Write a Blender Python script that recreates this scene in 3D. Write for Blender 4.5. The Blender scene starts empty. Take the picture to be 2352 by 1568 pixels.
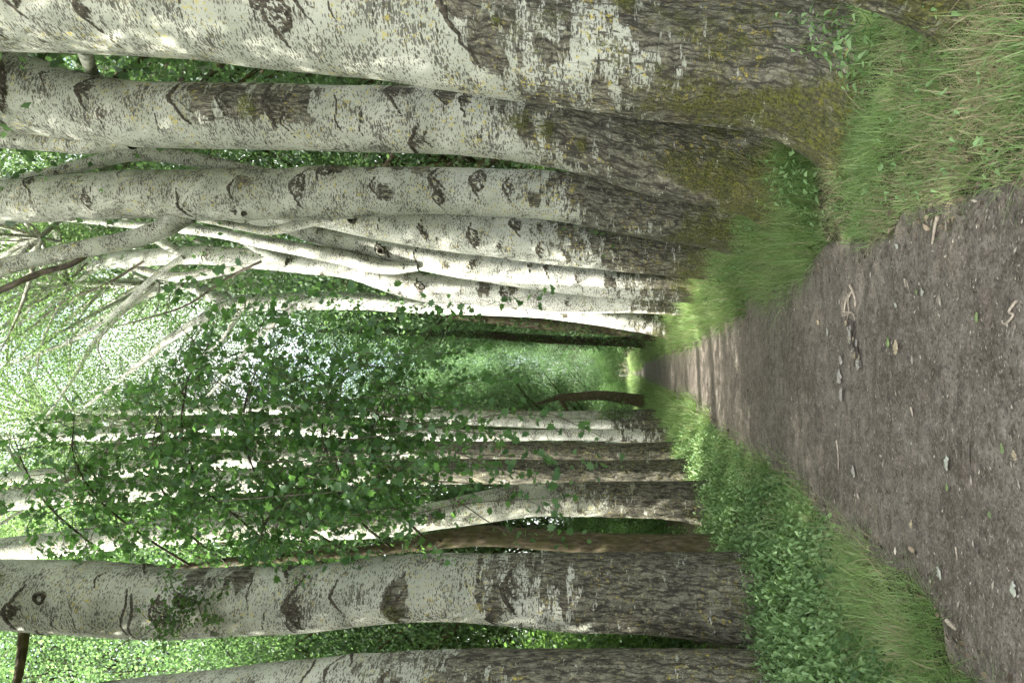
import bpy, math, random
import numpy as np
from mathutils import Vector, Matrix

rng = np.random.default_rng(7)
random.seed(7)
S = bpy.context.scene
COL = S.collection

# ------------------------------------------------------------------ camera model
F = 1568.0                    # focal length in units of a 2352 x 1568 frame (24 mm on 36 mm)
CAM_H = 1.6
PITCH = math.atan((1418 - 1176) / F)
CP, SP = math.cos(PITCH), math.sin(PITCH)
# the photograph lies on its side: world up runs to the left of the frame


def ray(px, py):
    a = (784 - py) / F
    b = (1176 - px) / F
    return a, CP - b * SP, SP + b * CP


def at_Y(px, py, Y):
    x, y, z = ray(px, py)
    t = Y / y
    return np.array([x * t, Y, CAM_H + z * t]), t


def on_ground(px, py, z0=0.0):
    x, y, z = ray(px, py)
    t = (z0 - CAM_H) / z
    return np.array([x * t, y * t, z0])


cam_d = bpy.data.cameras.new("camera")
cam = bpy.data.objects.new("camera", cam_d)
COL.objects.link(cam)
cam_d.sensor_fit = 'HORIZONTAL'
cam_d.sensor_width = 36
cam_d.lens = 24
cam_d.clip_end = 3000
R_ = Vector((0, SP, -CP)); U_ = Vector((1, 0, 0)); D_ = Vector((0, CP, SP))
cam.matrix_world = Matrix(((R_.x, U_.x, -D_.x, 0), (R_.y, U_.y, -D_.y, 0), (R_.z, U_.z, -D_.z, CAM_H), (0, 0, 0, 1)))
S.camera = cam

# ------------------------------------------------------------------ noise (numpy)


def _h(ix, iy, iz, seed):
    with np.errstate(over='ignore'):
        n = ix.astype(np.uint32) * np.uint32(374761393) + iy.astype(np.uint32) * np.uint32(668265263) \
            + iz.astype(np.uint32) * np.uint32(2246822519) + np.uint32((seed * 3266489917) & 0xffffffff)
        n = (n ^ (n >> np.uint32(13))) * np.uint32(1274126177)
        n = (n ^ (n >> np.uint32(16))) * np.uint32(2654435761)
        return n ^ (n >> np.uint32(15))


_G = np.array([[1, 1, 0], [-1, 1, 0], [1, -1, 0], [-1, -1, 0], [1, 0, 1], [-1, 0, 1], [1, 0, -1], [-1, 0, -1],
               [0, 1, 1], [0, -1, 1], [0, 1, -1], [0, -1, -1], [1, 1, 0], [-1, 1, 0], [0, -1, 1], [0, -1, -1]], float)


def gnoise(p, seed=0):
    """gradient noise, about -1..1"""
    p = np.asarray(p, float)
    i = np.floor(p).astype(np.int64)
    f = p - i
    u = f * f * f * (f * (f * 6 - 15) + 10)
    out = 0
    for dx in (0, 1):
        wx = u[:, 0] if dx else 1 - u[:, 0]
        for dy in (0, 1):
            wy = u[:, 1] if dy else 1 - u[:, 1]
            for dz in (0, 1):
                wz = u[:, 2] if dz else 1 - u[:, 2]
                g = _G[(_h(i[:, 0] + dx, i[:, 1] + dy, i[:, 2] + dz, seed) & np.uint32(15)).astype(int)]
                d = g[:, 0] * (f[:, 0] - dx) + g[:, 1] * (f[:, 1] - dy) + g[:, 2] * (f[:, 2] - dz)
                out = out + wx * wy * wz * d
    return out


def fbm(p, seed=0, octv=3, lac=2.0, gain=0.5):
    s, a, q = 0, 1.0, np.asarray(p, float)
    for k in range(octv):
        s = s + a * gnoise(q, seed + k * 17)
        q = q * lac
        a *= gain
    return s


def sstep(a, b, x):
    t = np.clip((x - a) / (b - a), 0, 1)
    return t * t * (3 - 2 * t)


# ------------------------------------------------------------------ mesh + object helpers
def mesh_np(name, verts, faces_list, attrs=None, smooth=True, vec_attrs=None):
    """faces_list: list of integer arrays, each (n, k)"""
    me = bpy.data.meshes.new(name)
    verts = np.asarray(verts, np.float32)
    me.vertices.add(len(verts))
    me.vertices.foreach_set('co', verts.ravel())
    idx = np.concatenate([f.ravel() for f in faces_list]).astype(np.int32)
    tot = np.concatenate([np.full(len(f), f.shape[1]) for f in faces_list]).astype(np.int32)
    start = np.concatenate([[0], np.cumsum(tot)[:-1]]).astype(np.int32)
    me.loops.add(len(idx))
    me.loops.foreach_set('vertex_index', idx)
    me.polygons.add(len(tot))
    me.polygons.foreach_set('loop_start', start)
    if smooth:
        me.polygons.foreach_set('use_smooth', np.ones(len(tot), bool))
    me.update(calc_edges=True)
    for k, v in (attrs or {}).items():
        a = me.attributes.new(k, 'FLOAT', 'POINT')
        a.data.foreach_set('value', np.asarray(v, np.float32))
    for k, v in (vec_attrs or {}).items():
        a = me.attributes.new(k, 'FLOAT_VECTOR', 'POINT')
        a.data.foreach_set('vector', np.asarray(v, np.float32).ravel())
    return me


def obj(name, me, mat=None, parent=None):
    o = bpy.data.objects.new(name, me)
    COL.objects.link(o)
    if mat is not None and me is not None and not me.materials:
        me.materials.append(mat)
    if parent is not None:
        o.parent = parent
    return o


def tag(o, label, cat, group=None):
    o['label'] = label
    o['category'] = cat
    if group:
        o['group'] = group
    return o


def thing(name, label, cat, loc=(0, 0, 0), group=None):
    o = bpy.data.objects.new(name, None)
    COL.objects.link(o)
    o.location = loc
    o.empty_display_size = 0.3
    return tag(o, label, cat, group)


# ------------------------------------------------------------------ materials
class NT:
    def __init__(self, name):
        self.m = bpy.data.materials.new(name)
        self.m.use_nodes = True
        self.t = self.m.node_tree
        self.t.nodes.clear()
        self.out = self.n('ShaderNodeOutputMaterial')

    def n(self, typ, **kw):
        nd = self.t.nodes.new(typ)
        for k, v in kw.items():
            setattr(nd, k, v)
        return nd

    def l(self, a, b):
        self.t.links.new(a, b)

    def val(self, sock, v):
        if hasattr(v, 'is_linked') or hasattr(v, 'links'):
            self.l(v, sock)
        else:
            sock.default_value = v

    def attr(self, name, vec=False):
        nd = self.n('ShaderNodeAttribute', attribute_name=name)
        return nd.outputs['Vector' if vec else 'Fac']

    def math(self, op, a, b=0.0, c=0.0, clamp=False):
        nd = self.n('ShaderNodeMath', operation=op, use_clamp=clamp)
        self.val(nd.inputs[0], a); self.val(nd.inputs[1], b); self.val(nd.inputs[2], c)
        return nd.outputs[0]

    def vscale(self, v, s):
        nd = self.n('ShaderNodeVectorMath', operation='MULTIPLY')
        self.l(v, nd.inputs[0]); nd.inputs[1].default_value = s
        return nd.outputs[0]

    def noise(self, v, scale=1.0, detail=3.0, rough=0.55, dist=0.0):
        nd = self.n('ShaderNodeTexNoise')
        if v is not None:
            self.l(v, nd.inputs['Vector'])
        nd.inputs['Scale'].default_value = scale
        nd.inputs['Detail'].default_value = detail
        nd.inputs['Roughness'].default_value = rough
        nd.inputs['Distortion'].default_value = dist
        return nd.outputs['Fac']

    def voro(self, v, feature='F1', rnd=1.0):
        nd = self.n('ShaderNodeTexVoronoi', feature=feature)
        self.l(v, nd.inputs['Vector'])
        nd.inputs['Scale'].default_value = 1.0
        nd.inputs['Randomness'].default_value = rnd
        return nd

    def ss(self, x, a, b):
        nd = self.n('ShaderNodeMapRange', interpolation_type='SMOOTHSTEP')
        self.val(nd.inputs[0], x); nd.inputs[1].default_value = a; nd.inputs[2].default_value = b
        return nd.outputs[0]

    def mix(self, f, a, b, blend='MIX'):
        nd = self.n('ShaderNodeMix', data_type='RGBA', blend_type=blend)
        self.val(nd.inputs[0], f)
        for s, v in ((nd.inputs[6], a), (nd.inputs[7], b)):
            if isinstance(v, tuple):
                s.default_value = v + (1,) if len(v) == 3 else v
            else:
                self.l(v, s)
        return nd.outputs[2]


def bark_material():
    t = NT("poplar_bark")
    bc = t.attr('bc', True)
    rough, scar, moss, white = t.attr('rough'), t.attr('scar'), t.attr('moss'), t.attr('white')
    wv = t.n('ShaderNodeVectorMath', operation='ADD')
    wn = t.n('ShaderNodeTexNoise'); t.l(bc, wn.inputs['Vector']); wn.inputs['Scale'].default_value = 7; wn.inputs['Detail'].default_value = 5; wn.inputs['Roughness'].default_value = .62
    t.l(bc, wv.inputs[0]); t.l(t.vscale(wn.outputs['Color'], (.09, .09, .10)), wv.inputs[1])

    thick = t.math('MULTIPLY_ADD', t.noise(t.vscale(bc, (14, 14, 9)), 1, 3, .65), .16, -.075)

    def ridges(sc, lo, hi, det=1.0):
        nn = t.noise(t.vscale(wv.outputs[0], sc), 1, det, .5)
        return t.ss(t.math('ADD', t.math('ABSOLUTE', t.math('SUBTRACT', nn, .5)), thick), hi, lo)
    f1 = ridges((17, 17, 3.0), .012, .085)
    f2 = ridges((30, 30, 8.5), .0, .085)
    f3 = ridges((9, 9, 16), .0, .05)
    furrow = t.math('MAXIMUM', t.math('MAXIMUM', f1, t.math('MULTIPLY', f2, .7)), t.math('MULTIPLY', f3, .55))
    # pale smooth bark
    big = t.noise(bc, 2.2, 3)
    fine = t.noise(bc, 60, 3)
    pale = t.mix(t.ss(big, .35, .68), (.315, .328, .255), (.445, .452, .365))
    pale = t.mix(t.math('MULTIPLY', white, .75), pale, (.68, .675, .60))
    pale = t.mix(t.math('MULTIPLY', t.ss(fine, .45, .75), .35), pale, (.33, .34, .28))
    # small dashes lying round the trunk
    dens = t.noise(bc, 3.5, 2)
    wob = t.n('ShaderNodeVectorMath', operation='ADD')
    t.l(bc, wob.inputs[0])
    nz = t.n('ShaderNodeTexNoise'); t.l(bc, nz.inputs['Vector']); nz.inputs['Scale'].default_value = 9; nz.inputs['Detail'].default_value = 1
    t.l(t.vscale(nz.outputs['Color'], (.014, .014, .012)), wob.inputs[1])
    w = wob.outputs[0]
    v1 = t.voro(t.vscale(w, (21, 21, 54))).outputs['Distance']
    d1 = t.math('LESS_THAN', v1, t.math('MULTIPLY_ADD', dens, .8, -.03))
    v2 = t.voro(t.vscale(w, (8, 8, 26))).outputs['Distance']
    d2 = t.math('LESS_THAN', v2, t.math('MULTIPLY_ADD', dens, .9, -.30))
    v3 = t.voro(t.vscale(w, (46, 46, 95))).outputs['Distance']
    d3 = t.math('LESS_THAN', v3, t.math('MULTIPLY_ADD', dens, .8, -.10))
    dash = t.math('MAXIMUM', t.math('MAXIMUM', t.math('MULTIPLY', d1, .85), d2), t.math('MULTIPLY', d3, .8))
    # cross-cracking near the rough zone
    crk = t.noise(t.vscale(bc, (40, 40, 9)), 1, 2)
    crack = t.math('MULTIPLY', t.ss(crk, .56, .64), t.ss(rough, .02, .5))
    dash = t.math('MAXIMUM', dash, crack)
    pale = t.mix(t.math('MULTIPLY', dash, .92), pale, (.052, .047, .034))
    yl = t.ss(t.noise(bc, 22, 4, .7), .57, .64)
    ylz = t.math('MULTIPLY', yl, t.ss(t.noise(bc, 1.9, 2), .42, .60))
    pale = t.mix(t.math('MULTIPLY', ylz, .8), pale, (.45, .38, .08))
    # rough furrowed bark
    rn = t.noise(t.vscale(bc, (30, 30, 12)), 1, 4, .65)
    ridge = t.mix(t.ss(rn, .3, .7), (.082, .078, .055), (.215, .205, .148))
    lich = t.math('MULTIPLY', t.ss(t.noise(bc, 24, 4, .7), .56, .64), t.ss(t.noise(bc, 2.3, 2), .42, .62))
    ridge = t.mix(t.math('MULTIPLY', lich, .8), ridge, (.35, .34, .20))
    ridge = t.mix(t.math('MULTIPLY', ylz, .85), ridge, (.43, .36, .06))
    fur = furrow
    rcol = t.mix(t.math('MULTIPLY', fur, .86), ridge, (.022, .019, .014))
    # transition made ragged by fine noise
    en = t.math('MULTIPLY_ADD', t.noise(t.vscale(w, (11, 11, 42)), 1, 3, .65), 1.5, -.75)
    en2 = t.math('MULTIPLY_ADD', t.noise(t.vscale(bc, (3.2, 3.2, 9)), 1, 3, .6), 2.6, -1.3)
    e = t.math('ADD', rough, t.math('ADD', en, en2))
    rmask = t.ss(e, .40, .60)
    col = t.mix(rmask, pale, rcol)
    sn = t.noise(t.vscale(bc, (45, 45, 30)), 1, 3, .7)
    sm = t.ss(t.math('ADD', scar, t.math('MULTIPLY_ADD', sn, 1.0, -.5)), .28, .52)
    scol = t.mix(t.ss(sn, .40, .75), (.035, .030, .021), (.13, .115, .08))
    col = t.mix(sm, col, scol)
    mn = t.noise(bc, 55, 4, .7)
    mm = t.ss(t.math('ADD', t.math('ADD', moss, t.math('MULTIPLY_ADD', t.noise(bc, 8, 5, .75), 2.4, -1.25)), t.math('MULTIPLY_ADD', t.noise(t.vscale(bc, (50, 50, 30)), 1, 3, .7), 1.6, -.85)), .10, .85)
    mm = t.math('MULTIPLY', mm, t.math('SUBTRACT', 1.0, t.math('MULTIPLY', furrow, .55)))
    mcol = t.mix(t.ss(mn, .35, .65), (.026, .028, .008), (.125, .132, .022))
    col = t.mix(mm, col, mcol)
    b = t.n('ShaderNodeBsdfPrincipled')
    t.l(col, b.inputs['Base Color'])
    b.inputs['Roughness'].default_value = .85
    b.inputs['Specular IOR Level'].default_value = .25
    hgt = t.math('ADD', t.math('MULTIPLY', t.math('MULTIPLY', rn, rmask), .9), t.math('MULTIPLY', sn, t.math('MULTIPLY', sm, .8)))
    hgt = t.math('ADD', hgt, t.math('MULTIPLY', mn, t.math('MULTIPLY', mm, 1.2)))
    hgt = t.math('ADD', hgt, t.math('MULTIPLY', dash, -.22))
    hgt = t.math('ADD', hgt, t.math('MULTIPLY', fur, t.math('MULTIPLY', rmask, -.8)))
    bp = t.n('ShaderNodeBump'); bp.inputs['Strength'].default_value = .8; bp.inputs['Distance'].default_value = .012
    t.l(hgt, bp.inputs['Height']); t.l(bp.outputs[0], b.inputs['Normal'])
    t.l(b.outputs[0], t.out.inputs[0])
    return t.m


def plain_bark(name, c1, c2, moss=0.0, stretch=(30, 30, 7)):
    t = NT(name)
    bc = t.attr('bc', True)
    n1 = t.noise(t.vscale(bc, stretch), 1, 4, .65)
    col = t.mix(t.ss(n1, .35, .65), c1, c2)
    if moss:
        col = t.mix(t.math('MULTIPLY', t.ss(t.noise(bc, 5, 4, .7), .45, .6), moss), col, (.08, .085, .02))
    b = t.n('ShaderNodeBsdfPrincipled'); t.l(col, b.inputs['Base Color']); b.inputs['Roughness'].default_value = .9
    b.inputs['Specular IOR Level'].default_value = .2
    bp = t.n('ShaderNodeBump'); bp.inputs['Strength'].default_value = .7; bp.inputs['Distance'].default_value = .01
    t.l(n1, bp.inputs['Height']); t.l(bp.outputs[0], b.inputs['Normal'])
    t.l(b.outputs[0], t.out.inputs[0])
    return t.m


def leaf_material(name, dark, light, trans, tfac=.45, rough=.5, dry=None, spec=.35):
    t = NT(name)
    r = t.attr('rnd')
    col = t.mix(r, dark, light)
    if dry:
        col = t.mix(t.ss(t.attr('dry'), .3, .7), col, dry)
    b = t.n('ShaderNodeBsdfPrincipled'); t.l(col, b.inputs['Base Color'])
    b.inputs['Roughness'].default_value = rough
    b.inputs['Specular IOR Level'].default_value = spec
    tr = t.n('ShaderNodeBsdfTranslucent')
    tc = t.mix(r, tuple(x * .75 for x in trans), tuple(min(1, x * 1.2) for x in trans))
    if dry:
        tc = t.mix(t.ss(t.attr('dry'), .3, .7), tc, tuple(x * .7 for x in dry))
    t.l(tc, tr.inputs['Color'])
    mx = t.n('ShaderNodeMixShader'); mx.inputs[0].default_value = tfac
    t.l(b.outputs[0], mx.inputs[1]); t.l(tr.outputs[0], mx.inputs[2])
    t.l(mx.outputs[0], t.out.inputs[0])
    return t.m


M = {}
M['bark'] = bark_material()
M['brown_bark'] = plain_bark("brown_bark", (.06, .048, .028), (.16, .13, .08), .5)
M['dark_bark'] = plain_bark("dark_bark", (.028, .022, .016), (.10, .08, .055), .6)
M['twig'] = plain_bark("twig_bark", (.05, .042, .03), (.13, .11, .08), 0)
M['poplar_leaf'] = leaf_material("poplar_leaf", (.055, .105, .036), (.13, .185, .085), (.19, .32, .088), .5)
M['far_leaf'] = leaf_material("woodland_leaf", (.042, .092, .042), (.105, .165, .08), (.15, .27, .08), .46)
M['shrub_leaf'] = leaf_material("shrub_leaf", (.035, .085, .028), (.09, .155, .055), (.14, .26, .055), .45)
M['maple_leaf'] = leaf_material("maple_leaf", (.04, .105, .04), (.115, .195, .095), (.19, .39, .085), .54, .42)
M['nettle_leaf'] = leaf_material("nettle_leaf", (.10, .19, .06), (.25, .37, .165), (.20, .34, .065), .35, .42)
M['grass'] = leaf_material("grass_blade", (.085, .17, .04), (.32, .43, .18), (.26, .40, .10), .4, .5, dry=(.42, .36, .22))

# ------------------------------------------------------------------ ground shape
R_EDGE = [(2352, 432), (2230, 470), (2130, 480), (2075, 500), (2052, 560), (1960, 562), (1895, 575), (1840, 640), (1740, 672), (1700, 712),
          (1625, 757), (1560, 795), (1510, 805), (1478, 835), (1458, 847), (1445, 852)]
L_EDGE = [(2352, 1640), (2250, 1560), (2185, 1500), (2170, 1400), (2085, 1300), (1975, 1270), (1900, 1200), (1850, 1130), (1765, 1065), (1700, 1032),
          (1630, 965), (1560, 930), (1505, 906), (1472, 884), (1455, 877), (1445, 872)]
RE = np.array([on_ground(*p) for p in R_EDGE]); LE = np.array([on_ground(*p) for p in L_EDGE])


def path_r(y):
    return np.interp(y, RE[:, 1], RE[:, 0]) + np.minimum(0, y - RE[0, 1]) * 0


def path_l(y):
    return np.interp(y, LE[:, 1], LE[:, 0])


def ground_z(x, y):
    x = np.asarray(x, float); y = np.asarray(y, float)
    dr = x - path_r(y); dl = path_l(y) - x
    d = np.maximum(dr, dl)                      # positive on the verges
    z = .10 * sstep(0.0, 0.9, d) - .035 * sstep(0.12, -.1, d)
    shp = x.shape
    P = np.stack([x.ravel() * .7, y.ravel() * .7, np.zeros(x.size)], 1)
    bump = (gnoise(P, 3) * .06 + gnoise(P * 3.1, 5) * .02).reshape(shp)
    return z + bump * sstep(0.1, .9, d) * np.clip(30 / np.maximum(np.abs(y), 30), 0, 1)


def gz(x, y):
    return float(ground_z(np.array([x]), np.array([y]))[0])


def lines(lo, hi, fine, k):
    out, v, st = [0.0], 0.0, fine
    while v < hi:
        v += st; st *= k; out.append(v)
    neg, v, st = [], 0.0, fine
    while v > lo:
        v -= st; st *= k; neg.append(v)
    return np.array(neg[::-1] + out)


def grid_mesh(name, X, Y, Z, attrs=None):
    ny, nx = X.shape
    V = np.stack([X, Y, Z], -1).reshape(-1, 3)
    i = np.arange(ny - 1)[:, None] * nx + np.arange(nx - 1)[None, :]
    q = np.stack([i, i + 1, i + nx + 1, i + nx], -1).reshape(-1, 4)
    return mesh_np(name, V, [q], attrs)


def build_ground():
    xs = lines(-700, 700, .06, 1.035)
    ys = lines(-60, 900, .09, 1.022) + 2.5
    X, Y = np.meshgrid(xs, ys)
    Z = ground_z(X, Y)
    t = NT("forest_floor")
    g = t.n('ShaderNodeNewGeometry').outputs['Position']
    n1, n2 = t.noise(g, 6, 4, .7), t.noise(g, 55, 4, .7)
    c = t.mix(t.ss(n2, .35, .65), (.03, .024, .017), (.115, .09, .06))
    c = t.mix(t.math('MULTIPLY', t.ss(n1, .42, .6), .6), c, (.05, .075, .02))
    b = t.n('ShaderNodeBsdfPrincipled'); t.l(c, b.inputs['Base Color']); b.inputs['Roughness'].default_value = 1
    b.inputs['Specular IOR Level'].default_value = .1
    bp = t.n('ShaderNodeBump'); bp.inputs['Distance'].default_value = .03; t.l(n2, bp.inputs['Height']); t.l(bp.outputs[0], b.inputs['Normal'])
    t.l(b.outputs[0], t.out.inputs[0])
    o = obj('ground', grid_mesh('ground', X, Y, Z), t.m)
    o['kind'] = 'structure'
    # the trodden path
    ys = [-6.0]
    while ys[-1] < 120:
        y = ys[-1]
        ys.append(y + (.02 if 2.6 < y < 9 else .3 if y < 2 else max(.02, .0022 * y)))
    ys = np.array(ys); us = np.linspace(-.10, 1.10, 130)
    L, R = path_l(ys), path_r(ys)
    X = L[:, None] + (R - L)[:, None] * us[None, :]
    Y = np.repeat(ys[:, None], len(us), 1)
    P = np.stack([X.ravel(), Y.ravel(), 0 * X.ravel()], 1)
    edge = np.abs(us - .5) * 2
    h = gnoise(P * 2.2, 1) * .014 + gnoise(P * 7, 2) * .008 + gnoise(P * 22, 3) * .0045 + np.abs(gnoise(P * 45, 4)) * .004
    Z = h.reshape(X.shape) + .004 + .012 * edge[None, :] ** 2 - .16 * sstep(1.0, 1.2, edge)[None, :]
    t = NT("trodden_earth")
    g = t.n('ShaderNodeNewGeometry').outputs['Position']
    sx = t.vscale(g, (1, 1.0, 1))
    a, b2, c3, d4 = t.noise(sx, 1.3, 4, .6), t.noise(sx, 11, 5, .7), t.noise(sx, 60, 5, .75), t.noise(t.vscale(g, (25, 90, 40)), 1, 3, .7)
    c = t.mix(t.ss(a, .32, .66), (.090, .077, .060), (.152, .133, .107))
    c = t.mix(t.math('MULTIPLY', t.ss(b2, .48, .66), .55), c, (.215, .185, .158))
    c = t.mix(t.math('MULTIPLY', t.ss(b2, .49, .36), .65), c, (.062, .049, .039))
    c = t.mix(t.math('MULTIPLY', t.ss(c3, .52, .68), .6), c, (.27, .235, .20))
    c = t.mix(t.math('MULTIPLY', t.ss(c3, .48, .36), .85), c, (.040, .032, .026))
    c = t.mix(t.math('MULTIPLY', t.ss(t.noise(sx, 2.4, 3, .6), .60, .70), .15), c, (.24, .17, .145))
    c = t.mix(t.ss(d4, .66, .70), c, (.35, .31, .26))
    b = t.n('ShaderNodeBsdfPrincipled'); t.l(c, b.inputs['Base Color']); b.inputs['Roughness'].default_value = .95
    b.inputs['Specular IOR Level'].default_value = .15
    bp = t.n('ShaderNodeBump'); bp.inputs['Distance'].default_value = .008; bp.inputs['Strength'].default_value = .9
    t.l(t.math('ADD', c3, t.math('MULTIPLY', b2, .8)), bp.inputs['Height']); t.l(bp.outputs[0], b.inputs['Normal'])
    t.l(b.outputs[0], t.out.inputs[0])
    o = obj('path', grid_mesh('path', X, Y, Z), t.m)
    o['kind'] = 'structure'


build_ground()

# ------------------------------------------------------------------ stems (trunks, limbs, twigs)


def smooth_line(P, R, ds):
    P = np.asarray(P, float); R = np.asarray(R, float)
    seg = np.linalg.norm(np.diff(P, axis=0), axis=1)
    s = np.concatenate([[0], np.cumsum(seg)])
    n = max(2, int(math.ceil(s[-1] / ds)) + 1)
    ss = np.linspace(0, s[-1], n)
    m = np.zeros_like(P); mr = np.zeros_like(R)
    for i in range(len(P)):
        a, b = max(i - 1, 0), min(i + 1, len(P) - 1)
        m[i] = (P[b] - P[a]) / max(s[b] - s[a], 1e-6); mr[i] = (R[b] - R[a]) / max(s[b] - s[a], 1e-6)
    k = np.clip(np.searchsorted(s, ss, side='right') - 1, 0, len(P) - 2)
    hh = (s[k + 1] - s[k]); t = (ss - s[k]) / np.maximum(hh, 1e-6)
    h00, h10, h01, h11 = 2 * t**3 - 3 * t**2 + 1, t**3 - 2 * t**2 + t, -2 * t**3 + 3 * t**2, t**3 - t**2
    Q = h00[:, None] * P[k] + (h10 * hh)[:, None] * m[k] + h01[:, None] * P[k + 1] + (h11 * hh)[:, None] * m[k + 1]
    rr = h00 * R[k] + h10 * hh * mr[k] + h01 * R[k + 1] + h11 * hh * mr[k + 1]
    return Q, np.maximum(rr, .002), ss


def frames(Q):
    T = np.gradient(Q, axis=0)
    T /= np.linalg.norm(T, axis=1)[:, None] + 1e-9
    ref = np.array([1.0, 0, 0])
    E1 = np.zeros_like(T)
    for i in range(len(T)):
        e = ref - T[i] * ref.dot(T[i])
        nrm = np.linalg.norm(e)
        if nrm < 1e-3:
            e = np.array([0, 1.0, 0]) - T[i] * T[i][1]; nrm = np.linalg.norm(e)
        ref = e / nrm
        E1[i] = ref
    return T, E1, np.cross(T, E1)


def tube(P, R, ds, nth, level=False):
    Q, rr, ss = smooth_line(P, R, ds)
    T, E1, E2 = frames(Q)
    if level:          # standing trunks keep level rings
        E1[:] = (1, 0, 0); E2[:] = (0, 1, 0)
    th = np.arange(nth) / nth * 2 * math.pi
    N = np.cos(th)[None, :, None] * E1[:, None, :] + np.sin(th)[None, :, None] * E2[:, None, :]
    return Q, rr, ss, th, N


def tube_faces(n, nth, base=0):
    i = np.arange(n - 1)[:, None] * nth; j = np.arange(nth)[None, :]; j2 = (j + 1) % nth
    return np.stack([i + j, i + j2, i + nth + j2, i + nth + j], -1).reshape(-1, 4) + base


def tubes_mesh(name, items, nth=5, ds=.12):
    """several thin branches in one mesh: items = [(points, radii)]"""
    V, Fc, B, off = [], [], [], 0
    for P, R in items:
        Q, rr, ss, th, N = tube(P, R, ds, nth)
        v = Q[:, None, :] + N * rr[:, None, None]
        bcv = np.stack([np.repeat(np.cos(th)[None] * 1.0, len(Q), 0) * rr[:, None], np.sin(th)[None] * rr[:, None], np.repeat(ss[:, None], nth, 1)], -1)
        V.append(v.reshape(-1, 3)); B.append(bcv.reshape(-1, 3) + off * .013); Fc.append(tube_faces(len(Q), nth, off)); off += len(Q) * nth
    return mesh_np(name, np.concatenate(V), [np.concatenate(Fc)], {k: np.full(off, v) for k, v in
                   (('rough', 0.0), ('furrow', 0.0), ('scar', 0.0), ('moss', 0.0))}, vec_attrs={'bc': np.concatenate(B)})


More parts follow.
